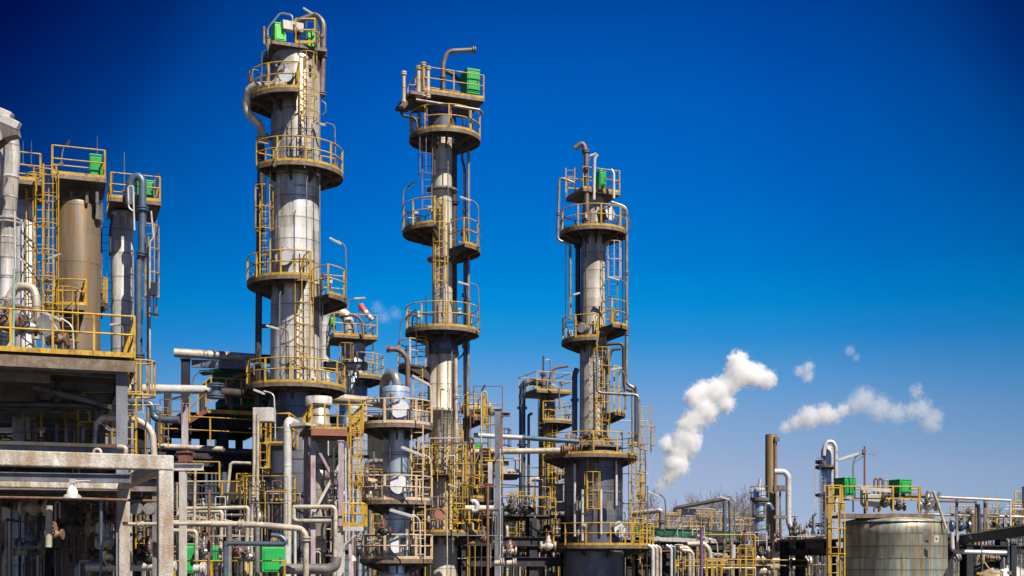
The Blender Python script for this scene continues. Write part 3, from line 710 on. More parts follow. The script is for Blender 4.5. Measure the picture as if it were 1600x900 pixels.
T2.ladder(705, 1.0, 830, 742, m=yellow); T2.ladder(655, .9, 660, 580, m=yellow)
for x in (655, 690, 735):
    b = MB(); b.bar(W(x, 206, 62.5), W(x, 168, 62.5), .14); T2.part('platform_leg', b, steel)
green_box('green valve box on the square top platform of the slender column', 722, 747, 112, 152, 63, 1.0, green, 2, yaw=22)
pipe('brown gooseneck vent bending right above the slender column', [(693,160,62.6),(692,100,62.6),(699,80,62.6),(742,78,62.8)], 3.6, rustvent, bend=5, fl=(.3,.99))
pipe('wide dark return pipe beside the gooseneck on the slender column', [(691,140,63.5),(692,108,63.5),(716,122,63.5),(724,140,63.5)], 3.2, pipe_dark, bend=3)
for i, (x, a, c_, r, l) in enumerate([(631,112,162,3,'upright pale cylinder at the outer corner of the slender column top'),(654,104,150,3.4,'upright pale cylinder nearest the gooseneck vent'),(661,98,150,3.4,'tallest upright pale cylinder on the slender column top'),(669,104,152,2.6,'thin yellowish upright cylinder on the slender column top')]):
    pipe(l, [(x,c_),(x,a)], r, silver2 if i < 3 else cream, 61.5, fl=(.03,.95), bend=0)
beam('rusty channel carrying upright cylinders out from the slender column', (627,168,61), (655,140,62.6), 61, 7, 5, edge, sect='b')
pipe('dark pipe looping under the square platform of the slender column', [(627,158),(627,181),(650,184),(652,200)], 2.2, pipe_dark, 61.6, seg=8)
pipe('long grey drain pipe slanting along the square platform edge', [(650,156,61.2),(750,172,61.6),(754,178,61.8)], 2.4, pipe_grey, seg=8)
pipe('dark wide riser clinging to the right of the slender column', [(709,232),(709,515)], 5.2, pipe_dark, 63.8, fl=(.3,.55), bend=0)
pipe('slim blue pipe right of the slender column, inner of a pair', [(722,240),(722,250),(726,262),(726,350),(726,600),(727,690)], 2.2, pipe_blue, 63.4, fl=(.2,), seg=8)
pipe('slim grey pipe right of the slender column, outer of a pair', [(732,235),(732,400),(731,700)], 2.4, pipe_grey, 63.2, fl=(.5,), seg=8)
pipe('stout dark pipe under the right balcony of the slender column', [(728,392),(728,630),(725,640)], 4.2, pipe_dark, 64.2, fl=(.28,.6), seg=10)
pipe('thin curved pipe under the big ring of the slender column', [(729,538),(723,555),(714,562)], 1.3, pipe_dark, 63, seg=6)
pipe('left white downpipe in the cluster beside the slender column base', [(712,560),(713,700),(713,760)], 2.8, pipe_cream, 62.4, fl=(.3,), seg=8)
lamp('dark street-type lamp on the left balcony of the slender column', (636,294), (648,284), [(636,292),(630,300),(629,362)], 62.5, 3.2, dark=True)
lamp('lamp reaching in over the right balcony of the slender column', (719,308), (736,314), [(736,312),(747,320),(748,388)], 62.2, 3.2)
lamp('lamp reaching in above the big ring of the slender column', (716,441), (734,446), [(733,442),(747,446),(749,516)], 62.2, 3.2)
lamp('lamp with rusty arm at the left end of the big ring', (636,495), (650,484), [(636,494),(626,502),(624,570)], 61.8, 2.6, dark=True)
post('slim black instrument pole on the big ring of the slender column', 666, 462, 515, 63, 1.6, steel, name='instrument_pole', sect='o')
T = Thing('ventilator_cowl', 'red round fin-edged cowl in front of the slender column base', 'ventilator', W(686, 804, 60)); b = MB(); c = W(686, 804, 60); b.disc(c, (.2,-1,.1), .24, .12, 20); T.part('housing', b, redsteel)
for i in range(16):
    a = i*6.283/16; b = MB(); b.box(c+Vector((math.cos(a)*.3, -.03, math.sin(a)*.3)), (.07,.1,.07)); T.part('fin', b, redsteel)
T2.shell([(548,25.5),(556,26)], darkclad, 'collar')

# ------------------------------------------------------------------ third column
T3 = Tower('distillation_column', 'third tall column flaring through a brown cone into a wide base', 927, 68)
T3.shell([(310,16),(352,18),(366,19),(540,20),(542,21),(680,21.5)], silver3, 'upper_shell'); T3.shell([(680,21.6),(683,26),(712,45)], brownclad, 'cone'); T3.shell([(712.2,45),(862,45)], darkclad, 'lower_shell')
T3.shell([(862.2,47),(955,47)], steelblue, 'skirt'); T3.dome(310, 16, 8, silver); T3.bands([700, 735, 770, 862], 45, steel)
T3.platform(366, 53, 0, 360, 18, h=1.15); T3.platform(535, 50, 150, 275, 21, h=1.2); T3.platform(515, 56, -62, 50, 21, h=1.3)
T3.platform(715, 74, 0, 360, 45.5, dx=-4, h=1.15); T3.platform(853, 78, 0, 360, 47.5, dx=12, h=1.15)
T3.platform(648, 46, -55, 30, 21, dx=4, h=2.4); T3.platform(775, 48, -45, 20, 44, dx=33, h=1.25)
T3.rect_platform(896, 958, 1.0, 1.1, 306, h=1.15, yaw=22)
T3.manway(946, 338, 12, 18, depth=.5); T3.manway(909, 516, 8, 20); T3.manway(964, 828, 13, 45, depth=.3)
T3.ladder(957, .45, 500, 372, m=steel, cage=(440, 375), mc=cream); T3.ladder(938, .92, 700, 512, cage=(690, 540), m=yellow, cr=.42); T3.ladder(922, 1.75, 800, 722, m=yellow, cage=(798, 725))
T3.ladder(890, .85, 308, 270, m=yellow); T3.ladder(990, 1.2, 880, 690, m=yellow, cage=(840, 690)); T3.ladder(1006, 1.4, 712, 640, m=yellow, cage=(700, 645))
for i, (x, a, c_) in enumerate([(898,725,838),(910,765,845),(939,765,835),(963,720,790)]):
    b = MB(); p = W(x, a, 68-1.62 if i < 3 else 66.8); q = W(x, c_, 68-1.62 if i < 3 else 66.8); b.tube([p, q], .07, 8); T3.part('level_gauge', b, pipe_white)
for x, r, pz in ((905,3,'a'),(952,4,'b')):
    b = MB(); b.box(W(x, 790, 66.25), (.3,.12,.5)); T3.part('nameplate_bracket', b, steel)
green_box('green actuator box on the crown platform of the third column', 932, 946, 268, 292, 67, .5, green, 6, yaw=22)
pipe('tall rusty gooseneck vent hooking left over the third column', [(917,345,66.9),(916,240,66.9),(911,222,66.9),(898,232,66.9)], 4.0, rustvent, bend=4, fl=(.35,.8))
pipe('pale pipe frame stepping down the left of the third column', [(896,285),(874,277),(871,376),(891,380),(891,500)], 2.3, pipe_grey, 67.2, fl=(.3,), seg=8)
pipe('dark thick riser tight against the left of the third column', [(903,368),(903,535)], 4.2, pipe_dark, 68.4, bend=0, fl=(.1,.8))
pipe('grey pipe from the third column crown down its right side to the flange post', [(955,316),(979,324),(979,600),(990,606),(992,610)], 2.7, pipe_grey, 67.4, fl=(.4,.7), seg=8)
pipe('short white upright pipe at the crown of the third column', [(928,312),(929,248),(934,242)], 2.4, pipe_white, 66.8, seg=8)
pipe('white pipe with a box head at the right of the crown platform', [(955,265),(959,270),(959,310)], 2.2, pipe_white, 66.8, seg=8)
pipe('dark elbowed pipe leaving the third column under its right balcony', [(946,538),(974,536),(975,608),(990,611)], 2.6, pipe_dark, 67, seg=8)
pipe('curved dark pipe dropping beside the caged ladder of the third column', [(970,545),(955,546),(950,570),(950,585)], 2.4, pipe_dark, 67, bend=5, seg=8)
pipe('grey pipe crossing in front of the third column below mid height', [(933,552),(933,610),(938,614),(998,617),(998,700)], 2.3, pipe_grey, 65.8, fl=(.5,), seg=8)
pipe('inner of three slim uprights right of the third column', [(988,612),(988,690)], 1.8, pipe_grey, 66.6, seg=6); pipe('middle of three slim uprights right of the third column, with black cap', [(993,604),(993,690)], 2.2, pipe_dark, 66.9, fl=(.95,), seg=6)
pipe('blue-black riser bending over behind the left of the third column', [(902,576),(898,585),(898,700)], 4.4, pipe_blue, 70, bend=3, fl=(.4,))
pipe('thin sampling tube slanting under the top ring of the third column', [(978,370),(985,350),(980,335),(968,330)], 1.0, pipe_dark, 67, seg=6, bend=0)
lamp('stubby lamp at the left of the third column shell', (896,461), (906,458), [(897,460),(890,462),(889,500)], 66.8, 3)
lamp('lamp with bent pole inside the pale ladder cage of the third column', (950,433), (968,438), [(966,436),(978,441),(979,500)], 66.4, 3.0)
lamp('lamp in front of the yellow cage below mid height of the third column', (955,578), (972,575), [(970,577),(977,585),(977,640)], 66.4, 3)
lamp('lamp crowning the third column beside the green actuator box', (921,244), (932,240), [(922,247),(919,252),(919,300)], 66.3, 3)
lamp('long tilted lamp beside the lowest side balcony of the third column', (1012,768), (1030,777), [(1030,772),(1039,778),(1041,808),(1041,826)], 66, 3.4)
pipe('thin blue-grey post with a bent top right of the brown cone', [(1001,702),(1008,702),(1009,730)], 1.0, pipe_blue, 66, seg=6)

# ------------------------------------------------------------------ short vessel with round covers, cream rails
T4 = Tower('reactor_vessel', 'blue-grey vessel with three round white covers and cream railings', 619, 53)
T4.shell([(606,21),(607,21.5),(666,21.5),(667,21),(900,21),(975,24)], bluish); T4.dome(606, 20, 3, bluish)
for py in (667, 784, 874): T4.platform(py, 57, 0, 360, 22, m=cream, h=1.0, rr=.03, pr=.05)
T4.manway(627, 643, 15, 21.5, depth=.3); T4.manway(626, 759, 15, 21, depth=.3); T4.manway(627, 853, 15, 21, depth=.3)
T4.ladder(655, 1.05, 784, 668, m=cream); T4.ladder(658, 1.0, 874, 785, m=cream); T4.bands([712, 745, 812], 21, steel, th=.03, extra=.01)
for y in (748, 775):
    b = MB(); b.bar(W(573, y, 52), W(590, y+4, 52.6), .05, .14); T4.part('swing_gate', b, cream)
pipe('brown return bend arching over the top of the blue-grey vessel', [(601,640,53.8),(600,600,53.8),(606,586,53.5),(618,586,53),(621,607,53)], 7.5, pipe_grey, bend=2.2, fl=(.97,))
valve('tiny relief valve on the arch of the blue-grey vessel', 607, 583, 53.5, .4, pipe_dark)
lamp('diagonal lamp floating before the blue-grey vessel, upper of two', (627,699), (664,714), [(662,710),(673,716),(674,760),(674,784)], 50.5, 5.2, polem=cream)
lamp('diagonal lamp before the blue-grey vessel, lower of two', (609,797), (647,808), [(644,804),(656,811),(657,850),(657,874)], 50.5, 5.2, polem=steelwhite)
lamp('diagonal lamp above the top ring of the blue-grey vessel', (644,587), (671,602), [(668,598),(673,604),(674,668)], 51, 4.2, polem=cream)
pipe('brown hooked vent pipe between the blue-grey vessel and slender column', [(604,545),(625,546),(637,560),(638,668)], 4.0, pipe_rust, 57, bend=5, fl=(.02,))
pipe('big pale horizontal pipe running behind the blue-grey vessel', [(498,620),(600,630),(690,636)], 8, pipe_cream, 66, bend=0, fl=(.1,), rings=2.5)
drum('pale horizontal drum high behind the slender column', 722, 766, 638, 9, 68, pipe_cream)

# ------------------------------------------------------------------ vessel with the windsock
T5 = Tower('distillation_column', 'teal column with a windsock pole behind the tallest column', 552, 74)
T5.shell([(540,18),(590,19),(592,22),(660,22),(942,22)], bluish); T5.dome(540, 18, 8, silver)
T5.rect_platform(512, 580, 1.4, 1.4, 532, h=1.25, yaw=22); T5.platform(592, 44, -80, 60, 22, dx=4, h=1.3); T5.ladder(545, .95, 640, 535, cage=(620, 540)); T5.ladder(578, .5, 590, 510, m=yellow)
green_box('small green valve box framed by the big looping pipe', 514, 524, 497, 510, 73, .5, green, 10)
pipe('huge pale pipe looping up over the windsock column', [(508,640),(507,505),(512,490),(528,486),(540,492),(545,505),(545,530)], 8.4, silver, 73, bend=2.4, rings=1.2)
pipe('thin brown pipe curving along the windsock platform', [(530,495),(555,492),(566,502),(568,530)], 2.0, pipe_rust, 72.5, bend=5, seg=8)
drum('light horizontal pipe drum below the windsock column', 505, 572, 572, 7, 70, pipe_cream, nozzle=False)
b = MB(); P_ = [W(563,476,73), W(567,483,73), W(573,490,73), W(579,497,73), W(582,500,73)]; T = Thing('windsock', 'drooping orange and white windsock above the platform', 'windsock', W(566,530,73))
rs = [.19,.18,.165,.15,.13]
for i in range(4):
    for j in range(2):
        a = P_[i]+(P_[i+1]-P_[i])*(j/2); c = P_[i]+(P_[i+1]-P_[i])*((j+1)/2); b = MB(); b.tube([a, c], rs[i]*.95, 10, cap=False, r2=rs[i+1]*.95 if j else (rs[i]+rs[i+1])/2); T.part('cloth_band', b, orange if j == 0 or i == 0 else whitecloth)
b = MB(); b.tube([W(561,530,73), W(561,473,73)], .03, 6); T.part('pole', b, steel)
lamp('flat lamp beside the windsock tip', (553,467), (571,466), [(555,468),(544,469),(543,500),(543,532)], 73, 3.2)

# ------------------------------------------------------------------ distant column between second and third
T6 = Tower('distillation_column', 'distant yellow-railed column between slender and third columns', 855, 86)
T6.shell([(626,12),(640,13),(820,14),(938,14)], brownclad); T6.dome(626, 12, 6, brownclad)
T6.rect_platform(822, 880, 1.6, 1.5, 616, h=1.25, yaw=22); T6.platform(661, 42, -100, 70, 14, h=1.25, dx=0); T6.platform(740, 34, -70, 80, 14, h=1.2, m=yellow)
T6.ladder(862, .75, 760, 640, cage=(750, 650)); T6.ladder(846, .75, 690, 620, m=yellow); T6.ladder(876, .3, 840, 740, m=yellow, cage=(835, 750))
pipe('tall teal pipe with a rusty elbow left of the distant column', [(850,600,86),(830,596,86),(817,600,86),(816,620,86),(816,800,86)], 5.2, pipe_blue, bend=3, fl=(.3,.55))
pipe('slim blue pipe beside the teal pipe of the distant column', [(832,646,86),(826,648,86),(826,810,86)], 2.2, pipe_blue, seg=8)
pipe('pink-brown vent stack on the distant column', [(849,614,85),(849,582,85)], 3.2, pipe_rust, fl=(.9,)); pipe('thin dark tip of the vent stack on the distant column', [(849,581,85),(849,556,85)], 1.6, pipe_dark, seg=6)
pipe('small gooseneck vent hooking right on the distant column', [(858,612),(860,585),(866,575),(888,572)], 2.0, pipe_rust, 85, bend=6, seg=8)
lamp('tiny lamp beside the vent tip of the distant column', (852,563), (858,562), [(857,561),(860,563),(861,614)], 85, 2.4)
lamp('tilted lamp across the top rail of the distant column', (861,600), (873,606), [(872,603),(874,608),(874,640)], 84, 2.2)

for x, y0_, y1_, D_, m_, l in ((434,290,432,56.2,pipe_dark,'thin dark conduit on the left face of the tallest column above its third platform'),(479,276,445,56.1,pipe_grey,'thin grey conduit on the right face of the tallest column above its third platform'),(437,455,600,56.0,pipe_grey,'thin conduit left of the long ladder low on the tallest column'),
    (504,455,600,57.2,pipe_cream,'pale line outside the long ladder low on the tallest column'),(470,175,262,56.2,pipe_dark,'dark conduit below the overhead line on the tallest column'),(476,175,262,56.1,pipe_grey,'twin grey conduit beside the top ladder of the tallest column'),
    (700,222,512,62.2,pipe_grey,'hair-thin conduit down the right face of the slender column'),(683,535,690,62.0,pipe_dark,'dark conduit down the pale lower shell of the slender column'),(706,545,735,62.1,pipe_grey,'grey conduit at the right of the pale lower shell'),
    (915,372,530,67.1,pipe_dark,'dark conduit down the left face of the third column'),(921,540,690,67.0,pipe_cream,'pale conduit left of the long cage on the third column'),(948,540,690,67.3,pipe_dark,'dark conduit right of the long cage on the third column'),
    (973,370,505,67.6,pipe_grey,'second grey line beside the right riser of the third column'),(884,380,530,67.4,pipe_cream,'thin pale line near the left frame pipe of the third column'),(609,675,780,51.9,pipe_dark,'thin dark conduit down the blue-grey vessel, upper bay'),(633,790,870,51.9,pipe_dark,'thin dark conduit down the blue-grey vessel, lower bay')):
    pipe(l, [(x+2,y0_),(x,y0_+6),(x,y1_)], .9, m_, D_, seg=6, bend=1)
# ------------------------------------------------------------------ left hand vessels
L1 = Tower('storage_silo', 'big rust-streaked brown silo with a square railed platform on top', 122, 48)
L1.shell([(312,27),(318,32),(324,33.5),(560,33.5),(984,34)], brownclad); L1.dome(312, 27, 6, brownclad)
L1.rect_platform(84, 160, 1.2, 1.2, 290, h=1.05, yaw=20, th=.12)
for x in (92, 112, 136, 152):
    b = MB(); b.bar(W(x, 318, 47.3), W(x, 300, 47.3), .09); L1.part('platform_leg', b, steel)
for x in (90, 155):
    b = MB(); b.box(W(x, 330, 47.8), (.12,.5,.7)); L1.part('lifting_lug', b, steel)
L1.platform(489, 62, -150, -62, 34, h=.95, dx=2)
L1.ladder(128, 1.35, 556, 455, m=steel, cage=(545, 462), mc=yellow)
green_box('green valve box on the platform over the brown silo', 138, 160, 245, 287, 48, .9, green, 1, yaw=20)
mast('thin pale rod rising behind the green box on the brown silo', 152, 212, 246, 48, 1.0)
mast('thin blue rod left of the hooped ladder tops', 49, 220, 262, 47, 1.1); mast('thin blue mast above the light column at the far side', 194, 238, 300, 52, 1.6)
mast('short dark rod over the left vessel platform', 36, 220, 258, 47, .9)
lamp('dark street-type lamp left of the brown silo top', (102,229), (110,218), [(101,228),(97,238),(96,262)], 47.5, 3.4, dark=True)
lamp('lamp above the far corner of the light column', (243,276), (250,268), [(243,275),(241,288),(241,330)], 51.5, 3, dark=True)
lamp('long lamp jutting from the yellow caged ladder beside the brown silo', (75,405), (95,397), [(76,404),(62,409),(60,440)], 45.5, 3.2)
lamp('small lamp hanging left of the caged ladders', (28,402), (41,412), [(30,404),(22,400),(21,440)], 44, 4)
L2 = Tower('pressure_vessel', 'pale banded vessel between the grey flue and the caged ladders', 38, 47)
L2.shell([(318,15),(324,17.5),(1010,18)], silver); L2.dome(318, 15, 7, silver)
L2.rect_platform(22, 62, 1.2, 1.5, 296, h=1.0, yaw=20, th=.12)
L4 = Tower('pressure_vessel', 'light banded column with green box at the edge of the left group', 191, 52)
L4.shell([(334,16),(345,17),(957,18)], silver); L4.dome(334, 16, 6, silver)
L4.rect_platform(172, 244, 1.3, 1.4, 324, h=1.0, yaw=20, th=.12)
L4.ladder(170, .2, 500, 330, m=steel); L4.ladder(240, .4, 500, 335, m=steel, cage=(470, 350), mc=yellow)
L4.platform(478, 30, 170, 250, 18, dx=-10, h=1.0)
green_box('green valve box on the light column partly behind the looping blue pipe', 211, 243, 285, 312, 52, .9, green, 4, yaw=20)
pipe('blue-grey pipe looping over and plunging down the light column', [(202,320),(202,292),(206,280),(216,274),(223,282),(222,400),(217,410),(216,640)], 6.2, pipe_blue, 50.6, bend=2.4, fl=(.25,.42,.8))
pipe('white pipe loop in front of the light column platform', [(208,330),(201,325),(200,292),(208,290),(210,360)], 1.5, pipe_white, 50, seg=8)
pipe('slim grey pipe hugging the blue pipe of the light column, nearest', [(232,370),(232,600),(229,720)], 2.8, pipe_grey, 50.4, fl=(.2,.5), seg=8)
pipe('slim pale pipe hugging the blue pipe of the light column, outermost', [(236,330),(240,372),(234,378),(234,560)], 1.6, pipe_cream, 50.2, seg=8)
pipe('dark wall pipe left of the light column platform', [(175,268),(174,300)], 2.6, pipe_dark, 51.5, seg=8); pipe('dark drain line down the left of the light column', [(176,335),(172,360),(172,400)], 2.0, pipe_dark, 51.5, seg=8)
b = MB(); b.box(W(240, 452, 50), (.2,.2,.5)); b.bar(W(240,462,50), W(240,490,50), .05); b.bar(W(234,490,50), W(247,492,50), .3, .06); single('junction_box', 'small dark junction box hanging right of the light column', 'junction box', b, lampdark, W(240,452,50))
free_ladder('tall yellow caged ladder nearest the brown silo', 78, 560, 256, 46, cage=(520, 262)); free_ladder('tall yellow caged ladder nearest the pale banded vessel', 63, 500, 262, 47, cage=(480, 275))
pipe('huge light grey flue with bolted flange at the far left', [(8,560),(14,330),(20,236),(17,214)], 11.5, silver, 38, bend=1.6, fl=(.62,), rings=.6)
pipe('brown diagonal brace pipe below the roof corner', [(26,205),(6,222),(-15,240)], 5, pipe_rust, 37, bend=0)
T = Thing('roof_corner', 'cream eaves corner of a building entering from the left', 'building', W(-30, 300, 36)); b = MB(); b.bar(W(-60,150,35), W(18,184,35), .25, .24); T.part('eaves', b, steelwhite, bevel=.02); b = MB(); b.bar(W(2,186,34.8), W(30,198,34.8), .22, .22); T.part('gutter', b, steelwhite, bevel=.02)
b = MB(); b.box(W(-22, 300, 38), (.7,.8,3.8)); T.part('wall', b, steelwhite); b = MB(); b.bar(W(4,205,36.6), W(27,200,36.6), .35, .5); T.part('bracket', b, steel)
pipe('silver return bend on the upper left deck', [(10,520),(12,470),(24,450),(36,447),(52,450),(57,470),(56,530)], 6.6, silver2, 37.5, bend=2.6, fl=(.1,.9), rings=.35)
pipe('rusty pipe crossing under the silver return bend', [(0,492),(18,478),(50,482),(55,486),(56,525)], 2.8, pipe_rust, 36.6, fl=(.3,.8), seg=10)
pipe('big pale flanged pipe entering at the left frame edge', [(-20,468),(12,470)], 8, pipe_cream, 38, bend=0, fl=(.9,))
pipe('slim green-white pole rising through the upper left deck', [(24,160+260),(23,345),(23,330)], 1.5, pipe_white, 36.5, seg=6)
pipe('pale green standpipe at the corner of the upper left deck', [(22,330+90),(21,500),(20,556)], 2.2, mat('pale_green_paint', (.35,.52,.42), (.2,.32,.26), rough=.5, nscale=3), 35.2, seg=8)
lamp('long green-edged lamp leaning over the upper left deck rail', (62,486), (97,501), [(95,497),(113,508),(115,530),(115,556)], 35.5, 4.6, polem=pipe_white)
lamp('small square lamp beyond the deck rail before the light column', (172,508), (186,506), [(185,506),(192,512),(192,556)], 40, 3.4)
b = MB(); b.bar(W(66, 495, 36.5), W(84, 524, 36.5), .3, .45); single('hopper', 'grey tilted hopper behind the upper left deck rail', 'hopper', b, pipe_grey, W(66,495,36.5), bevel=.03)
valve('dark valve on the upper left deck under the return bend', 12, 505, 36.4, 1.3, pipe_rust); valve('gate valve on the upper left deck beside the rusty pipe', 47, 512, 36.4, 1.0, pipe_grey, wm=steel); valve('small gate valve on the deck behind the tilted hopper', 90, 530, 37.5, .9, pipe_rust)
drum('rusty horizontal pump drum on the upper left deck', 0, 26, 512, 9, 38, pipe_rust)

# upper left deck
F1 = steel_frame('tall steel deck frame at the left carrying the yellow-railed deck', [-60, 190], 35, 49, [566, 700], top=575, decks=(560, 702), sec=.30, joists=5, yb=None, nD=2, m=steelblue, yaw=20, pivot=1)  # lower deck added and depth stretched to shade what stands below
b = MB(); a = W(-60, 572, 34.6); c = W(201, 572, 34.6); b.bar(a, c, .06, .30); F1.part('edge_girder', b, edge)
b = MB(); a = W(201, 572, 34.6); b.bar(a, a+Vector((0,10.6,0)), .06, .30); F1.part('edge_girder', b, edge)
b = MB(); b.bar(W(188, 640, 34.9), W(188, 640, 34.9)+Vector((-3, 4, 1.2)), .12, .12); F1.part('brace', b, steel)
za = W(0, 561, 34.6).z
for nm, A, B_ in (('front', Vector((W(-40,0,34.6).x, 34.6, za+.05)), Vector((W(201,0,34.6).x, 34.6, za+.05))), ('side', Vector((W(201,0,34.6).x, 34.6, za+.05)), Vector((W(201,0,34.6).x, 45, za+.05)))):
    rb = MB(); rail_line(rb, [A, B_], 1.12, rr=.03, pr=.036, post=1.12); F1.part('railing', rb, yellow)
for i in range(4):
    y = 36.5+i*2.3; b = MB(); b.box((W(40,0,40).x, y, W(0,566,35).z-.32), (5.4,.12,.3)); F1.part('joist', b, steel)
pipe('large dark pipe along the underside of the upper left deck', [(-10,632),(60,632),(140,634),(152,640),(154,720)], 5, pipe_dark, 36, bend=2)
pipe('dark hanging pipe loop below the upper left deck', [(54,580),(54,622),(60,630),(86,630),(90,620),(90,580)], 5, pipe_dark, 37, bend=2)
pipe('silver pipe behind the dark pipe under the left deck', [(-10,645),(180,645)], 6, silver2, 47, bend=0, rings=1.0)
pipe('light pipe arching over at the left of the rack', [(150,700),(152,660),(160,652),(215,655),(238,672),(241,718)], 5.4, pipe_cream, 36, bend=2.4, fl=(.5,), rings=.8)
pipe('blue swan-neck pipe between left deck and green fin house', [(150,628),(225,628),(238,632),(240,652),(252,656),(280,656)], 5.5, pipe_blue, 46, bend=2)
pipe('long silver pipe leaving the left deck level with the fin house', [(176,607,50),(332,609,56)], 7.5, pipe_white, bend=0, rings=1.4)
pipe('dark continuation of the long silver pipe into shade', [(332,611,56.2),(452,622,60)], 7, pipe_dark, bend=0)  # shaded stretch of the silver pipe, its shade put into a dark colour
pipe('dark blue flanged coupling where silver pipe meets the shade', [(337,600,55),(337,622,55)], 9, pipe_blue, bend=0, fl=(.1,.9))
free_ladder('yellow ladder hanging below the corner of the upper left deck', 205, 716, 560, 35.4, cage=(620, 562), out=(1,-.4), w=.42, rt=.025)
pipe('small white hairpin pipe on the concrete beam beside the post', [(146,712),(147,702),(157,702),(158,712)], 2.4, pipe_cream, 29, bend=2.5)
pipe('small cream elbow standing behind the deck post', [(196,715),(197,700),(190,698),(184,698)], 3.8, pipe_cream, 33, bend=2)

# ------------------------------------------------------------------ concrete portal in front
CP = Thing('concrete_portal', 'weathered concrete portal frame in the front corner', 'concrete frame', W(258, 900, 26)); CP.e.location.z = 0
D0, D1 = 26.0, 33.5; CP.e.rotation_euler.z = R(23)
xc = W(258, 0, D0).x; zt = W(0, 712, D0).z
def cbeam(a, b, w_, h_, nm='beam', m=concrete):
    q = MB(); A = Vector(a); B = Vector(b); n = max(1, int((B-A).length/2.0))
    q.bar(A, B, w_, h_); CP.part(nm, q, m, bevel=.025)
cbeam((xc, D0, 0), (xc, D0, zt-.30), .30, .30, 'column'); cbeam((xc, D1, 0), (xc, D1, zt-.30), .28, .28, 'column')
xl = W(-120, 0, D0).x
cbeam((xl, D0, zt-.15), (xc+.15, D0, zt-.15), .34, .30); cbeam((xl, D1, zt-.15), (xc+.15, D1, zt-.15), .30, .30); cbeam((xc, D0+.18, zt-.16), (xc, D1-.16, zt-.16), .26, .26)
cbeam((xl+1.5, D0+.18, zt-.16), (xl+1.5, D1-.16, zt-.16), .26, .26); cbeam((xl+1.5, D1, 0), (xl+1.5, D1, zt-.3), .28, .28, 'column')
beam('blue-grey steel beam slung under the concrete portal', (-30,744), (205,748), 28, 9, 14, steelblue)
T = Thing('bell_lamp', 'white bell-shaped lamp hanging inside the concrete portal', 'lamp', W(113, 779, 27)); c = W(113, 779, 27); K = k(27)
b = MB(); b.lathe(c, [(14*K,0),(14*K,3*K),(11*K,6*K),(9*K,7*K)], 24, cap=False); b.lathe(c+Vector((0,0,.5*K)), [(13.4*K,0),(.001,.2*K)], 24, cap=False); T.part('shade', b, lampm); b = MB(); b.lathe(c+Vector((0,0,7*K)), [(8.6*K,0),(8*K,6*K),(5*K,11*K),(3*K,12*K),(3*K,17*K)], 20); T.part('housing', b, lensm)
b = MB(); b.box(c+Vector((1*K,0,27*K)), (9*K,8*K,7*K)); b.tube([c+Vector((0,0,17*K)), c+Vector((0,0,26*K))], 1.6*K, 8); T.part('junction_box', b, lampm)
b = MB(); b.tube([c+Vector((6*K,0,27*K)), c+Vector((28*K,0,27.5*K))], 1.6*K, 8); T.part('conduit', b, pipe_white)
pipe('rusty thin pipe running level below the bell lamp', [(-10,777),(120,779),(245,783)], 2.2, pipe_rust, 29.5, bend=0, seg=8)
pipe('mottled stout pipe standing inside the portal behind the lamp', [(77,790),(76,855)], 5.2, pipe_cream, 33, bend=0, rings=.7)
for i, (x, l) in enumerate([(213,'left of two round grey discs inside the portal'),(233,'right of two round grey discs inside the portal')]):
    T = Thing('gauge_disc', l, 'gauge', W(x, 795, 30)); b = MB(); b.disc(W(x, 795, 30), (.1,-1,.0), 9*k(30), .06, 24); T.part('dial', b, pipe_grey); b = MB(); b.disc(W(x, 795, 30)+Vector((0,.07,0)), (.1,-1,0), 9.8*k(30), .06, 24); T.part('rim', b, steel)
pipe('thin pipe carrying the two round discs', [(192,818),(206,819),(330,818)], 3, pipe_cream, 31.2, fl=(.2,), seg=10)
pipe('fat pale pipe low inside the concrete portal', [(135,886),(275,884)], 7.5, pipe_white, 38, bend=0, rings=1.2)
post('bright blue pipe upright inside the portal', 158, 783, 897, 33, 4.5, pipe_blue, name='standpipe', sect='o')

SH = steel_frame('added shade roof hidden right behind the concrete portal', [-70, 246], 34.5, 50, [752], top=755, decks=(750,), sec=.26, joists=6, m=steel, yaw=14, pivot=1)  # hidden roof added to shade the pipes behind the portal
# ------------------------------------------------------------------ fin-fan structure
pipe('cream capped pipe capping the fin house at the highest level', [(272,551,60),(350,556,60.5),(402,560,61)], 7, pipe_cream, bend=0, rings=1.6)
b = MB(); 
pipe('dark run of the capped pipe toward the tallest column', [(345,556.5,61.2),(430,562,62)], 7.3, pipe_dark, bend=0)
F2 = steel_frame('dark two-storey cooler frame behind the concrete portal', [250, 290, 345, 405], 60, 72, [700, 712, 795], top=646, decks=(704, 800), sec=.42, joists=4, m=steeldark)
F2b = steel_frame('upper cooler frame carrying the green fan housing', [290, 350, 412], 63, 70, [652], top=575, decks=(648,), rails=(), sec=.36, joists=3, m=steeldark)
beam('white-edged box beam under the capped pipe', (300,568), (390,571), 60.4, 6, 12, steelblue, sect='b')
T = Thing('fan_housing', 'dark green tapered fan housing left of the tallest column', 'cooling fan', W(365, 620, 63)); b = MB()
A = [W(312,606,61.5), W(412,618,61.5), W(412,575,61.5), W(343,575,61.5)]; Bk = [v+Vector((0,5,0)) for v in A]
b.add([tuple(v) for v in A+Bk], [(0,1,2,3),(7,6,5,4),(0,4,5,1),(1,5,6,2),(2,6,7,3),(3,7,4,0)]); T.part('casing', b, darkgreen, bevel=.03)
b = MB(); b.bar(W(314,583,61.4), W(345,580,61.4), .9, .12); T.part('hood', b, green)
b = MB(); b.lathe(W(375,640,64), [(1.2,0),(1.2,.3),(1.0,.5)], 24); T.part('fan_ring', b, darkgreen)
pipe('brown bent duct on the side of the fan housing', [(360,640),(360,598),(366,588),(402,580)], 3.4, pipe_rust, 61, bend=2)
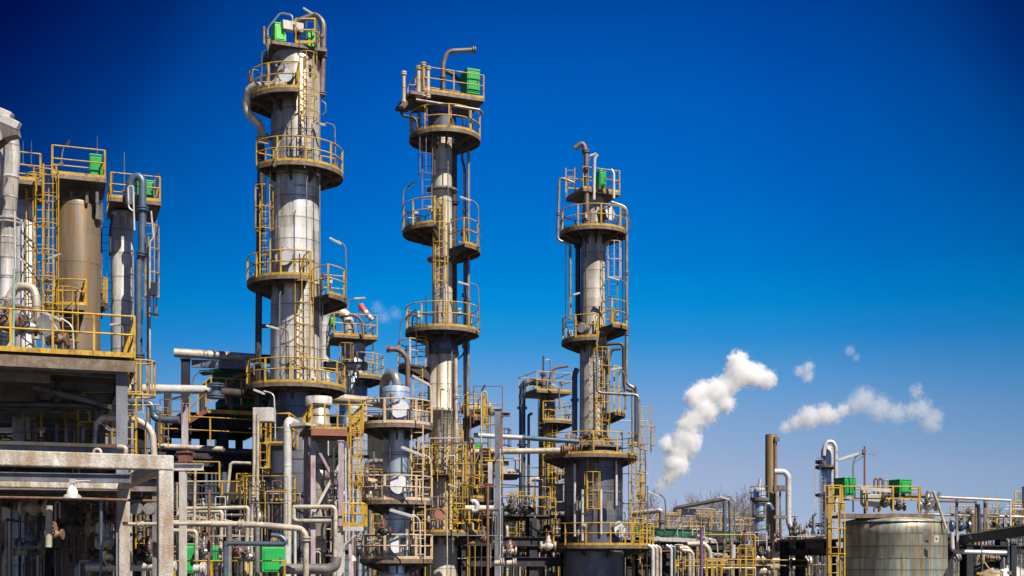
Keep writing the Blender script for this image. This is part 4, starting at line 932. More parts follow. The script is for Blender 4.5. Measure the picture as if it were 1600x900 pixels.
post('tall dark I-column beside the fan housing', 290, 562, 640, 59.6, 12, steeldark, h_=10)
post('pinkish lit steel column lower left of the fan housing', 289, 632, 706, 58.8, 8.5, steelpurple)
rail_run('brown handrail climbing to the fan platform', [(296,660,59.6),(322,636,59.6),(330,630,59.6),(400,634,59.8)], 59.6, m=yellow, h=1.2, post=.7)
beam('rusty channel edge of the fan platform', (296,658,59.7), (324,641,59.7), 59.7, 3, 7, redsteel, sect='b'); beam('ochre deck edge running to the tallest column', (320,642,59.8), (400,646,60), 59.8, 3, 6, yellow, sect='b')
rail_run('long thin yellow rail over the middle cooler deck', [(252,694),(405,702)], 59, h=1.35, post=2.1)
rail_run('small cage rail left of the tall dark I-column', [(250,664),(284,664)], 58, m=steel, h=1.15, post=.55)
free_ladder('yellow ladder at the left end of the cooler frame', 256, 700, 636, 57.5, w=.4)
pipe('cream pipe lying along the cooler deck edge', [(244,697),(348,702)], 4.4, pipe_cream, 58.5, bend=0, rings=1.0); pipe('dark pipe continuing the cream pipe along the deck', [(348,704),(420,707)], 4.4, pipe_dark, 58.6, bend=0)
lamp('small lamp on a hooked pole beside the cage rail', (270,623), (283,620), [(272,621),(264,626),(263,664),(263,690)], 57, 2.8, dark=True)
lamp('long dark lamp jutting over the green fan hood', (318,580), (334,580), [(326,579),(304,583),(300,605)], 58, 2.4, dark=True)
post('grey-white steel stub beam end at the portal', 285, 726, 727, 34, 2, steelwhite)
beam('pale I-beam stub emerging right of the concrete column', (262,730,33), (318,730,33), 33, 9, 11, steelwhite, sect='i')
post('grey steel post standing behind the concrete column', 286, 735, None, 40, 10, steelwhite)
post('rusty box section atop the pale beam stub', 290, 708, 722, 40, 18, redsteel, sect='b')
for i, x in enumerate((322, 331, 337, 343, 350)):
    pipe('slim blue vertical pipe in a tight row below the cooler deck', [(x,738),(x,800)], (2.6,1.6,1.6,1.6,5)[i] if i < 4 else 5, pipe_blue, 57+i*.3, bend=0, seg=8, group='blue pipes in a row below the cooler deck')
pipe('pale orange-capped pipe frame inside the cooler frame', [(352,800),(360,726),(364,723),(392,724)], 2.6, pipe_cream, 57, bend=1.5)
pipe('slim cream riser right of the grey steel post', [(305,735),(303,840)], 2.2, pipe_cream, 42, seg=8)

# ------------------------------------------------------------------ foreground pipework, lower middle left
pipe('long pale pipe crossing low from the portal to the braced tower', [(250,817,41),(405,820,41),(470,826,42.5),(478,835,42.5),(478,900,42.5),(478,940,42.5)], 5.0, pipe_cream, bend=1.6, fl=(.35,.72), rings=1.5)
pipe('cream pipe loop, tallest in the foreground pipework', [(278,900),(278,800),(281,795),(386,793),(388,797),(385,850),(384,900)], 3.2, pipe_cream, 43, bend=2)
pipe('shorter cream pipe loop inside the tallest loop', [(281,848),(281,800),(345,799),(347,803),(344,870)], 3.0, pipe_cream, 44, bend=2)
pipe('short mottled pipe elbow above the left green box', [(266,829),(304,830),(307,834),(307,876)], 3.6, pipe_cream, 42, bend=2)
pipe('thin red-brown standpipe before the green boxes', [(327,765),(326,900)], 2.4, pipe_rust, 41.5, bend=0, seg=8)
pipe('pale slim riser pair below the white box, left', [(397,648),(397,720),(395,780),(392,900)], 2.6, pipe_cream, 48, bend=0, fl=(.5,), seg=10); pipe('pale slim riser pair below the white box, right', [(403,648),(402,820),(402,940)], 2.6, pipe_cream, 48, bend=0, seg=10)
pipe('tall white stout riser in front of the tallest column base', [(462,662,49.4),(452,657,48.6),(449,664,48.4),(449,780,48.4),(448,940,48.4)], 6.6, pipe_white, bend=1.6, rings=1.3)
pipe('dark blue pipe loop over the right green box', [(352,940),(352,852),(358,849),(444,850),(447,846),(440,838),(424,836)], 3.6, pipe_blue, 39.5, bend=2.2)
pipe('grey upright pipe meeting the low crossing pipe', [(358,822),(358,940)], 4.2, pipe_grey, 40.6, bend=0); pipe('grey upright pipe right of the low crossing pipe joint', [(402,824),(402,940)], 4.2, pipe_grey, 40.4, bend=0)
pipe('very fat grey pipe lying low before the braced tower', [(440,889),(515,889),(524,884),(526,870)], 8.2, pipe_grey, 43.5, bend=1.1, rings=1.6)
pipe('squared pipe loop wrapping the braced tower foot', [(458,792),(520,792),(524,796),(524,840),(522,900)], 3.4, pipe_cream, 45, bend=2); pipe('lower arm of the squared pipe loop', [(459,793),(459,811),(463,814),(518,814)], 3.4, pipe_cream, 45, bend=2)
pipe('slim white riser left of the braced tower foot', [(461,822),(461,940)], 2.4, pipe_white, 44, seg=8)
lamp('long pale lamp leaning behind the cream pipe loops', (292,803), (352,819), [(350,812),(368,816),(374,824),(375,860)], 46, 4.4, polem=pipe_white)
green_box('green valve box nearest the concrete column', 275, 303, 848, 896, 44, .9, green, 1, yaw=20)
green_box('small green valve box between the cream pipes', 329, 343, 852, 880, 46, .5, green, 3, yaw=20)
green_box('large two-tone green valve box under the blue pipe loop', 402, 444, 850, 894, 44, 1.1, green, 1, yaw=20)
rail_run('thin ochre rail in front of the green boxes', [(273,900,42.5),(445,900,42.5)], 42.5, h=.5, post=1.2, kick=False, mids=0)
pipe('short fat white pipe right of the first green box', [(303,889),(322,889)], 7, pipe_white, 43, bend=0, fl=(.8,))
valve('gate valve beside the small green box', 318, 862, 43.5, .8, pipe_grey, wm=steel); valve('gate valve tucked under the low crossing pipe', 372, 862, 42.5, .9, pipe_rust, wm=steel); valve('gate valve with red wheel beside the two-tone green box', 388, 870, 42.5, .8, pipe_grey)

# side balcony left of the braced tower
P7 = Thing('access_balcony', 'small yellow balcony between pale risers and white stout riser', 'platform', W(430, 700, 52)); b = MB(); b.box(W(430, 698, 52), (1.3, 2.2, .1)); P7.part('deck', b, deckm)
rb = MB(); a = W(408, 695, 51); c = W(452, 695, 51); rail_line(rb, [a+Vector((0,2,0)), a, c, c+Vector((0,2,0))], 1.25, post=.8); P7.part('railing', rb, yellow); rb = MB(); rb.bar(W(412,698,52.5), W(425,740,53.5), .1); P7.part('bracket', rb, steel)
b = MB(); b.box(W(413, 649, 50), (.8,.6,.55)); single('cable_box', 'white cable box on top of the pale riser pair', 'junction box', b, steelwhite, W(413,649,50), bevel=.03)
P8 = Thing('access_balcony', 'wide yellow balcony low between risers and tallest column', 'platform', W(420, 783, 54)); b = MB(); b.box(W(412, 786, 54), (2.6, 2.2, .1)); P8.part('deck', b, deckm)
rb = MB(); a = W(370, 784, 53); c = W(448, 784, 53); rail_line(rb, [a+Vector((0,2,0)), a, c, c+Vector((0,2,0))], 1.15, post=1.2); P8.part('railing', rb, yellow)
free_ladder('ochre ladder strip beside the pale riser pair', 411, 740, 652, 50.4, cage=(732, 660), w=.4, cr=.3)

# ------------------------------------------------------------------ braced tower with the neck vessel
BT = Thing('braced_tower', 'pink-primed braced steel tower around the pale necked vessel', 'steel frame', W(500, 900, 50)); BT.e.location = (BT.e.location.x, 50.5, 0); BT.e.rotation_euler.z = R(14)
for x, d in ((474, 49), (533, 49), (487, 51.4), (541, 51.4)):
    b = MB(); p = W(x, 683, d); b.ibeam((p.x, d, 0), (p.x, d, p.z), .18, .18, (0,1,0)); BT.part('post', b, steelpurple)
for (xa, ya, xb, yb_, d) in ((474,690,533,800,48.9), (533,690,474,800,48.85), (487,690,541,800,51.5), (541,690,487,800,51.45)):
    b = MB(); b.bar(W(xa,ya,d), W(xb,yb_,d), .12, .10); BT.part('brace', b, steelpurple if xa < xb else steelwhite)
for y in (812, 683):
    b = MB(); b.ibeam(W(470,y,48.8), W(537,y,48.8), .16, .26); BT.part('beam', b, steelblue if y > 700 else redsteel)
b = MB(); c = W(506, 675, 49.9); b.box((c.x, 49.9, c.z), (1.95, 3.0, .14)); dk = BT.part('deck', b, deckm)
b = MB(); b.bar(W(465,675,48.4), W(547,675,48.4), .06, .26); BT.part('edge_girder', b, redsteel)
b = MB(); a = W(466,672,48.4); c = W(546,672,48.4); rail_line(b, [a+Vector((0,4,0)), a, c, c+Vector((0,4,0))], 1.0, post=.55); BT.part('railing', b, yellow)
b = MB(); a = W(440,668,49); c = W(466,664,48.4); b.bar(a, c, .8, .1); BT.part('walkway', b, steelwhite)
NV = Tower('necked_vessel', 'pale vessel with sphere and cone necks inside the braced tower', 498, 49.7)
NV.shell([(634,16),(636,17),(660,17),(662,19),(668,19),(674,12),(682,12),(706,12.5),(712,15.5),(722,17),(735,15.5),(736,19),(748,19),(749,16),(760,17),(775,16),(792,12),(806,17),(815,18),(826,12),(860,12)], silver3)
b = MB(); b.lathe((NV.x, NV.D, NV.z(634)), [(21*NV.k,0),(21*NV.k,.32),(20*NV.k,.34)], 36); NV.part('top_ring', b, steelwhite)
post('white painted steel column right of the braced tower', 532, 830, None, 46.5, 11, steelwhite)
post('pink steel column above the white one beside the braced tower', 533, 690, 832, 46.8, 7.5, steelpurple)
P9 = Thing('access_balcony', 'small yellow balcony bracketed off the white steel column', 'platform', W(552, 826, 47)); b = MB(); b.box(W(552, 826, 47), (.85, 1.4, .1)); P9.part('deck', b, deckm); b = MB(); b.bar(W(536,826,46.3), W(568,826,46.3), .05, .16); P9.part('edge_plate', b, steelwhite)
b = MB(); a = W(536,822,46.4); c = W(567,822,46.4); rail_line(b, [a, c, c+Vector((0,1.2,0))], .82, post=.38); P9.part('railing', b, yellow); b = MB(); b.bar(W(537,852,46.4), W(562,830,46.4), .07); P9.part('bracket', b, steelwhite)
free_ladder('yellow caged ladder right of the braced tower', 556, 800, 645, 48.5, cage=(756, 650), w=.4, cr=.3, rt=.013)
free_ladder('upright yellow ladder between braced tower and vessel', 551, 760, 660, 50.5, w=.38)
for i, (x, m_) in enumerate(((540, pipe_white), (545, steelpurple), (549, pipe_blue), (521, pipe_dark))):
    pipe(('white pipe just right of the braced tower','pink pipe second right of the braced tower','blue-grey pipe third right of the braced tower','dark pipe inside the braced tower')[i], [(x,700),(x,850)], 1.9, m_, 48.2+i*.2, bend=0, seg=8)
b = MB(); c = W(551, 872, 46); b.lathe(c, [(.14,-.1),(.11,.02),(.03,.1)], 14); T = Thing('bell_lamp', 'little white bell lamp under the small bracketed balcony', 'lamp', c); T.part('shade', b, lampm); b = MB(); b.tube([c+Vector((0,0,.1)), W(549,840,46)], .02, 6); T.part('stem', b, steel)
# ------------------------------------------------------------------ middle: frames between slender and third columns
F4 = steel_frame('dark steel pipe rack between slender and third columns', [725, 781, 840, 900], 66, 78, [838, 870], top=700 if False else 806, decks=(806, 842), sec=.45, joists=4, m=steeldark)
post('tall blue and white steel column between slender and third columns', 778, 640, None, 62, 10, steelblue, h_=9)
post('red-oxide steel column under the overhead beam end', 781, 652, 708, 64, 9, redsteel, sect='b')
beam('dark cantilever beam with raised end right of the pale drum', (735,646), (797,648), 63, 5, 6, steel); beam('blunt diagonal hook on the cantilever beam end', (766,646), (778,641), 63, 4, 4, steel, sect='b')
post('rusty brown standpipe before the middle pipe rack', 762, 757, None, 52, 5, pipe_rust, name='standpipe', sect='o')
beam('short rusty crossbar on top of the brown standpipe', (748,758), (776,760), 52, 3.5, 3.5, redsteel, sect='b')
beam('pale splice plate column above the brown standpipe', (766,722), (766,756), 57, 7, 7, steelwhite, sect='b')
pipe('blue and white pipe crossing behind towards the third column', [(740,680),(816,684)], 3.8, pipe_white, 64, bend=0, rings=1.3); pipe('blue run of the crossing pipe toward the cone platform', [(816,684),(905,690)], 3.8, pipe_blue, 64, bend=0)
pipe('stout pale pipe crossing below the blue and white pipe', [(735,706),(875,704)], 4.6, pipe_cream, 65, bend=0, fl=(.35,), rings=1.2)
pipe('mossy flanged pipe ending under the cone platform', [(874,703),(905,701)], 6, pipe_rust, 66, bend=0, fl=(.2,.8))
beam('green steel beam crossing behind the slender column base', (716,722), (795,724), 66, 5, 7, darkgreen)
lamp('dark street-type lamp standing before the pale drum end', (753,610), (758,602), [(753,609),(752,618),(752,706)], 58, 4, dark=True, polem=pipe_white)
lamp('long bent green-white lamp pole left of the steel column', (700,757), (716,762), [(712,759),(730,755),(752,700),(753,690),(753,760)], 57, 3)
rail_run('brown and yellow rail above the middle pipe rack', [(783,792),(860,796)], 66, h=1.15, post=1.0); rail_run('taller rail with dark rungs beyond the middle pipe rack', [(785,800),(868,800)], 72, m=yellow, h=2.0, post=1.2, mids=2)
rail_run('yellow rail run leading under the third column', [(848,808),(900,806)], 72, h=.8, post=1.0)
pipe('white return elbow peeking right of the slender column base', [(738,798),(744,798),(746,788),(741,783),(737,784)], 4, pipe_white, 60, bend=2); pipe('cream pipe run low beside the blue steel column', [(727,794),(772,794)], 4.5, pipe_white, 61, bend=0, rings=.8)
pipe('cream elbow below the distant column ladder', [(827,756),(828,750),(834,748),(842,749)], 4, pipe_cream, 80, bend=2)
b = MB(); b.box(W(871, 792, 70), (.75,.5,.5)); b.box(W(874, 770, 70), (.4,.3,.9)); single('control_box', 'white control box on a pedestal left of the wide column base', 'control box', b, steelwhite, W(871,792,70), bevel=.03)
b = MB(); b.box(W(891, 690, 67), (.5,.6,.7)); single('terminal_box', 'dark square box hanging behind the cone platform', 'junction box', b, steel, W(891,690,67))
valve('large dark valve on the middle pipe rack, left', 800, 795, 68, 1.6, pipe_dark); valve('large dark valve on the middle pipe rack, right', 823, 797, 68, 1.5, pipe_dark, wm=steel)
green_box('green enclosure glimpsed behind the slender column ladders', 737, 752, 692, 706, 66, .8, green, 2)
P10 = Thing('access_balcony', 'hanging dark balcony beside the blue steel column', 'platform', W(792,738,66)); b = MB(); b.lathe(W(792,742,66), [(.5,-.25),(.75,0)], 16); P10.part('deck', b, deckm); b = MB(); rail_arc(b, (W(792,738,66).x, 66), .7, 0, 360, W(792,738,66).z, 1.2, .02, .03, .6); P10.part('railing', b, cream)
free_ladder('little yellow cage ladder beyond the cantilever beam', 788, 700, 668, 75, cage=(698, 670))
for x in (773, 792):
    pipe('white pipe pair at the foot of the steel column' if x == 773 else 'grey flanged nozzle right of the blue steel column foot', [(x, 880), (x+14, 879)], 4.5, pipe_cream, 58, bend=0, fl=(.9,))

# ------------------------------------------------------------------ right: pipe rack, green beam
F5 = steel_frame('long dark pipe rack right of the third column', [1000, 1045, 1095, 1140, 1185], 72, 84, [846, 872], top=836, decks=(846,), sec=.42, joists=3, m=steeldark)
beam('long dark green girder along the top of the right pipe rack', (990,830,71), (1165,837,79), 71, 5, 13, darkgreen, sect='i'); beam('pale underside girder below the green girder', (1018,842), (1125,846), 70.4, 4, 6, steelwhite, sect='b')
rail_run('yellow guard rail along the green girder', [(992,824,71),(1172,831,79)], 71, h=.82, post=1.0)
rail_run('second yellow guard rail receding behind the green girder', [(1010,806,78),(1150,810,84)], 78, h=.4, post=1.3)
pipe('thick dark pipe ending in a pale elbow on the right pipe rack', [(985,802),(1030,797),(1034,800),(1034,830)], 4.6, pipe_grey, 71, bend=1.4, fl=(.8,))
pipe('long tilted dark pipe held high over the right pipe rack', [(1054,800),(1055,794),(1142,778)], 3.0, pipe_dark, 70, bend=1.5)
pipe('left of two green-grey posts under the tilted pipe', [(1132,784),(1132,865)], 3.2, pipe_blue, 70, bend=0, seg=10); pipe('right of two green-grey posts under the tilted pipe', [(1141,780),(1143,868)], 3.6, pipe_grey, 70, bend=0, seg=10)
lamp('lamp resting over the high end of the tilted pipe', (1124,776), (1140,781), [(1139,778),(1147,781),(1149,830)], 69, 3.4)
pipe('thin conduit frame beneath the tilted pipe', [(1075,800),(1076,794),(1117,796),(1118,812)], 1.1, pipe_grey, 70, seg=6)
b = MB(); b.box(W(1076,801,70.5), (.75,.6,.45)); b.bar(W(1066,792,70.5), W(1066,800,70.5), .1); single('control_box', 'cream control box beneath the tilted dark pipe', 'control box', b, steelwhite, W(1076,801,70.5), bevel=.03)
pipe('purple upright pole in front of the right pipe rack', [(1096,826),(1096,940)], 2.6, purplepipe, 62, bend=0, seg=10, name='standpipe')
lamp('tilted lamp below the green girder', (1089,836), (1112,844), [(1108,841),(1120,845),(1122,872)], 66, 3.2, polem=pipe_cream)
for i, (x, r) in enumerate(((1020,3.2),(1026,3.2),(1032,2.2),(1049,2.2),(1054,2.6))):
    pipe(('white riser nearest the third column skirt','white riser second from the third column skirt','thin white riser third from the third column skirt','thin pale riser left of the blue one','dark blue riser amid the pale risers')[i], [(x-8,852),(x,856),(x,940)], r, (pipe_white, pipe_cream, pipe_cream, pipe_white, pipe_blue)[i], 64+i*.3, bend=1.5, seg=10)
pipe('big cream bent pipe turning down in the right rack, outer', [(1062,857),(1072,856),(1078,862),(1078,910)], 4.6, pipe_cream, 66, bend=1.8, rings=.9); pipe('big cream bent pipe turning down in the right rack, inner', [(1066,860),(1080,861),(1083,868),(1083,910)], 2.6, pipe_cream, 65.5, bend=1.8)
pipe('cream pipe run turning down beside the purple pole', [(1074,850),(1100,850),(1108,858),(1110,872)], 4.0, pipe_cream, 67, bend=2, fl=(.5,))
pipe('slim vertical blue-white standpipe with collar at the rack end', [(1145,851),(1145,872)], 4.2, pipe_white, 68, bend=0)
rail_run('lower yellow rail before the pale risers', [(1056,895),(1105,895)], 63, h=.62, post=1.4); rail_run('lower yellow rail before the flanged exchangers', [(1104,893),(1262,895)], 64, h=.62, post=1.5)
rail_run('yellow corner rail right of the third column skirt', [(1000,856),(1020,857)], 65, h=.9, post=.6); rail_run('yellow cage of rails beside the purple pole', [(1104,900),(1128,900)], 63, h=.85, post=.25)

# box beam rack with flanged exchangers
F6 = steel_frame('dark rack carrying the white-edged box beam', [1150, 1208, 1268], 88, 98, [868], top=858, sec=.5, joists=2, m=steeldark, decks=(862,))
beam('dark box beam with a sunlit top edge', (1146,859,95), (1292,848,66), 84, 6, 13, steeldark, sect='b')
for i, (x0, x1, y, r, l) in enumerate(((1152,1190,873,8,'flanged exchanger with two round ends, upper left'),(1196,1232,868,4,'slim upper exchanger tube below the box beam'),(1198,1246,876,4.4,'cream middle exchanger tube below the box beam'),(1200,1240,886,5,'cream lower exchanger tube below the box beam'),(1172,1200,892,8,'flanged exchanger half hidden by the low yellow rail'))):
    drum(l, x0, x1, y, r, 78+i, pipe_cream, saddles=True, nozzle=(i == 0))
post('thin orange-brown pole at the left end of the box beam', 1164, 828, 885, 74, 3, pipe_rust, name='standpipe', sect='o'); rail_run('pale rail frame above the box beam', [(1158,862),(1198,860)], 76, m=steelwhite, h=1.1, post=.75)
pipe('dark brown pole crossing the box beam', [(1219,812),(1221,860)], 2, pipe_rust, 80, bend=0, seg=8)
valve('white hand valve where the exchangers end', 1256, 877, 80, 1.4, pipe_white, wm=pipe_white)

b = MB(); b.bar(W(1146,852.4,94.9), W(1292,840.4,65.9), .35, .03); single('sunlit_edge_strip', 'pale strip painted as the sunlit top edge of the box beam', 'painted highlight', b, pipe_white, W(1146,852.4,94.9))  # white strip added to stand in for sunlight on the top edge
b = MB(); b.bar(W(1470,841.8,59.8), W(1640,811.6+3.2,34.9), .26, .03); single('sunlit_edge_strip', 'pale strip painted as the sunlit top of the dark beam right of the tank', 'painted highlight', b, pipe_white, W(1470,837,59.8))  # same painted sunlight along the top of this beam
# distant stack and equipment
T8 = Tower('chimney_stack', 'tall rusty open-topped chimney stack in the distance', 1205, 120)
T8.shell([(680,8.8),(681,9.2),(860,9.5),(921,9.5)], mat('rust_streaked_stack', (.42,.34,.22), (.20,.13,.07), metal=.2, rough=.55, nscale=1.0, stretch=.06, rust=.7, rustc=(.30,.15,.03)), cap=False)
b = MB(); b.bar(W(1211,682,119.4), W(1211,850,119.4), .12); T8.part('conduit', b, pipe_rust); b = MB(); b.box(W(1214,686,119.4), (.4,.3,.4)); T8.part('sampling_box', b, steel)
b = MB(); b.lathe((T8.x, T8.D, T8.z(681)), [(8.9*T8.k,-.1),(8.9*T8.k,.12)], 24, cap=False); T8.part('rim', b, steel)
pipe('white pipe curving out of the chimney and down to the ground units', [(1210,737),(1226,737),(1232,744),(1232,815),(1236,828),(1246,832)], 4.6, pipe_white, 118, bend=2.6, rings=1.6)
pipe('dark blue pipe arching before the chimney foot', [(1192,850),(1192,795),(1196,788),(1202,788),(1207,797)], 4.2, pipe_blue, 114, bend=2)
T9 = Tower('reactor_vessel', 'small blue vessel crowded with valves left of the chimney', 1187, 112)
T9.shell([(766,9),(770,10),(860,10),(925,10)], bluish); T9.dome(766, 9, 6, silver); T9.platform(780, 15, 0, 360, 10, m=steel); T9.platform(806, 14, 150, 300, 10, m=steel); T9.platform(840, 16, 0, 360, 10, m=steel)
b = MB(); b.tube([W(1186,762,111), W(1188,748,111)], .12, 8); T9.part('nozzle', b, pipe_white); T9.ladder(1177, .4, 850, 770, m=steel)
b = MB(); b.box(W(1218,763,117), (1.1,.8,.5)); b.bar(W(1219,768,117), W(1219,812,117), .15); b.box(W(1219,808,117), (1.3,.9,.3)); single('stack_bracket', 'two small brackets on a post right of the chimney', 'bracket', b, steel, W(1219,812,117))
T10 = Tower('distillation_column', 'distant white column with a hoop pipe and side ladders', 1293, 105)
T10.shell([(700,8),(704,10),(835,10),(927,10)], mat('white_distant_cladding', (.74,.75,.78), (.5,.53,.6), metal=.5, rough=.35, nscale=1, stretch=.2, seam=1.4, ang=5, cell=.15)); T10.dome(700, 8, 5, silver)
T10.platform(728, 20, 150, 300, 10, m=steel, rail=False); T10.platform(720, 20, 170, 230, 10, m=steel, rail=False); T10.platform(772, 19, 150, 230, 10, m=steel, rail=False); T10.platform(818, 19, 150, 230, 10, m=steel, rail=False)
T10.ladder(1276, .6, 830, 716, m=steelpurple, w=.6); T10.ladder(1282, .7, 830, 720, m=pipe_blue, w=.4)
pipe('white hoop pipe over the distant white column', [(1287,712),(1288,697),(1293,690),(1301,690),(1306,698),(1306,800)], 3.2, pipe_white, 104, bend=2.4)
pipe('blue upright left of the distant white column', [(1270,845),(1270,806),(1275,803)], 1.8, pipe_blue, 104, seg=8)
for i, (x, y, r, m_, l) in enumerate(((1250,826,4.5,pipe_rust,'squat brown pump housing between chimney and white column'),(1258,822,3,pipe_blue,'blue conical pump head between chimney and white column'),(1264,830,3.5,pipe_cream,'small cream pump head left of the white column'))):
    T = Thing('pump', l, 'pump', W(x, y+14, 105)); b = MB(); rr = r*k(105); b.lathe(W(x, y+12, 105), [(rr,0),(rr*1.1,rr),(rr*.6,rr*2),(rr*.4,rr*3.4),(.02,rr*4)], 16); T.part('housing', b, m_); b = MB(); b.disc(W(x,y+12,105), (0,0,1), rr*1.4, .15, 16); T.part('flange', b, m_)
valve('valve low between chimney and the curving white pipe', 1243, 838, 106, 1.5, pipe_grey); valve('valve on ground piping left of the blue pump head', 1236, 846, 106, 1.6, pipe_rust)

# ------------------------------------------------------------------ tank at right
TK = Tower('storage_tank', 'round rust-streaked storage tank with a railed walkway above', 1398, 50)
TK.shell([(816,76),(817,78.5),(834,79),(835,78.5),(980,78.5)], tankm); TK.bands([834, 872], 78.6, steel, th=.03, extra=.01)
b = MB(); b.lathe((TK.x, TK.D, TK.z(817)), [(80*TK.k,0),(80*TK.k,.05),(40*TK.k,.27),(4*TK.k,.38),(.01,.38)], 48); TK.part('roof', b, tankm)
b = MB(); b.box(W(1444,836,48.2), (.34,.2,.42)); b.tube([W(1444,822,48.3), W(1444,940,48.1)], .05, 8); b.tube([W(1450,845,48.2), W(1450,940,48.2)], .035, 8); TK.part('level_gauge', b, steel)
sg = MB(); sg.box(W(1463.5,842,47.8), (.19,.02,.26)); sgo = TK.part('sign_plate', sg, steelwhite)
tr = MB(); c = W(1463.5,842,47.785); tr.add([(c.x-.055,c.y,c.z+.03),(c.x+.055,c.y,c.z+.03),(c.x,c.y,c.z-.05)], [(0,1,2)]); TK.part('sign_mark', tr, lampdark, sgo)
WK = Thing('tank_walkway', 'long steel walkway with yellow rails over the storage tank', 'walkway', W(1385, 806, 49)); 
b = MB(); a = W(1314,806,48.6); c = W(1460,806,48.6); b.box(((a.x+c.x)/2, 49.4, a.z), (c.x-a.x, 1.6, .1)); WK.part('deck', b, deckm); b = MB(); b.bar((a.x,48.58,a.z+.0),(c.x,48.58,a.z), .05, .16); WK.part('edge_plate', b, edge)
b = MB(); a = W(1314,802,48.62); c = W(1436,802,48.62); rail_line(b, [a, c], 1.02, post=.95, kick=False); WK.part('railing', b, yellow); b = MB(); rail_line(b, [W(1436,802,48.62), W(1438,802,50.2)], 1.02, kick=False); rail_line(b, [W(1314,802,50.2), W(1436,802,50.2)], .95, post=1.4, kick=False); WK.part('railing', b, yellow)
for x in (1340, 1390, 1440):
    b = MB(); b.bar(W(x,816,49.5), W(x,807,49.5), .14); WK.part('support_leg', b, steel)
b = MB(); b.bar(W(1345,763,48.4), W(1392,767,48.4), .10, .13); WK.part('cable_duct', b, steelwhite)
b = MB(); b.box(W(1360,782,49), (.55,.5,.45)); b.box(W(1352,776,49), (.3,.4,.6)); single('control_box', 'pale control boxes fixed behind the tank walkway rail', 'control box', b, steelwhite, W(1360,782,49), bevel=.02)
green_box('green valve box left of the mast on the tank', 1307, 1333, 746, 774, 50, .7, green, 6, yaw=24)
green_box('green valve box right of the mast on the tank', 1392, 1420, 749, 771, 50.4, .7, green, 4, yaw=24)
for i, (x, l) in enumerate(((1369,'left brown hairpin pipe between the tank boxes'),(1376,'right brown hairpin pipe between the tank boxes'))):
    pipe(l, [(x-3,800),(x-3,750),(x,747),(x+3,750),(x+3,775)], 1.6, pipe_rust, 50+i*.4, bend=2, seg=8)
pipe('thin grey hairpin pipe nearest the right tank box', [(1381,790),(1381,752),(1385,749),(1388,752),(1388,775)], 1.0, pipe_grey, 50.4, bend=2, seg=6)
drum('dark horizontal pipe header behind the tank walkway', 1380, 1452, 775, 3.4, 50.6, pipe_dark, saddles=False, nozzle=False)
valve('valve under the dark header on the tank', 1382, 786, 50.2, 1.0, pipe_dark); valve('valve at the right end of the tank walkway', 1450, 790, 50.2, 1.1, pipe_grey, wm=steel); valve('valve between the hairpin pipes and the tank roof', 1404, 792, 50.2, .8, pipe_dark, wm=steel)
T = Thing('mast_lamp_post', 'thin brown mast with a crossarm rising over the tank', 'mast', W(1351, 806, 49.6)); b = MB(); b.tube([W(1351,806,49.6), W(1351,697,49.6)], .045, 8, r2=.035); T.part('pole', b, redsteel); b = MB(); b.tube([W(1351,709,49.6), W(1366,709,49.6), W(1366,713,49.6)], .02, 6); T.part('crossarm', b, steel)
b = MB(); b.tube([W(1333,800,49.5), W(1333,725,49.5), W(1337,712,49.5), W(1351,708,49.5)], .028, 6, bend=.3); b.tube([W(1334,724,49.5), W(1350,712,49.5)], .02, 6); T.part('gooseneck', b, steel)
lamp('long twin-tube lamp reaching left from the tank mast', (1308,720), (1342,709), [(1338,711),(1345,709),(1350,710)], 49.5, 5)
free_ladder('tall yellow caged ladder at the left edge of the storage tank', 1304, 930, 758, 48.2, cage=(905, 762), w=.42, cr=.34, rt=.024)
post('rust-pitted cream post behind the tank ladder', 1296, 764, None, 49.5, 6, mat('pitted_cream_paint', (.55,.42,.24), (.30,.15,.06), rough=.7, nscale=5, rust=.6), sect='b')
rail_run('yellow rail shelf at the top of the tank ladder', [(1288,798),(1316,798)], 48.4, h=.95, post=.3)
pipe('pale hose-like pipe curving from the walkway down the tank', [(1458,768),(1464,782),(1478,826)], 2.4, pipe_cream, 48.5, bend=4, seg=8)
beam('dark diagonal strut at the right end of the walkway', (1444,806), (1469,770), 49, 4, 4, steel, sect='b')

# right pipe frames
F7 = steel_frame('dark pipe rack stretching right of the storage tank', [1480, 1516, 1586, 1650], 54, 66, [852], top=834, decks=(840,), sec=.34, joists=3, m=steeldark)
pipe('long pale top rail pipe right of the tank', [(1440,776),(1470,777),(1579,782)], 2.0, pipe_cream, 53, bend=0, seg=8); pipe('upper thin pipe right of the tank, brown', [(1455,783),(1525,784),(1526,806)], 1.6, pipe_rust, 54, bend=0, seg=8); pipe('long level pipe at knee height right of the tank', [(1440,803),(1600,808)], 2.2, pipe_cream, 53.4, bend=0, seg=8)
for i, (x, a, c_, r) in enumerate(((1495,782,832,3.4),(1525,784,832,2.6),(1539,780,835,3.6),(1579,781,832,2.6))):
    post(('dark square post nearest the tank','slim brown post second right of the tank','dark square post third right of the tank','pale post at the end of the top rail pipe')[i], x, a, c_, 53.2, r, steel if i != 3 else steelwhite, sect='b')
pipe('dark flanged standpipe among the right posts', [(1529,788),(1530,835)], 2.6, pipe_dark, 52.6, fl=(.95,), bend=0)
T = Tower('small_vessel', 'small brown necked vessel among the right posts', 1518, 58); T.shell([(797,4),(800,7),(806,7),(812,5),(822,6),(836,2),(950,2)], brownclad); T.dome(797, 4, 1.5, brownclad)
pipe('tiny dark hook pipe left of the brown necked vessel', [(1509,803),(1510,796),(1515,793)], 1.2, pipe_blue, 57, seg=6)
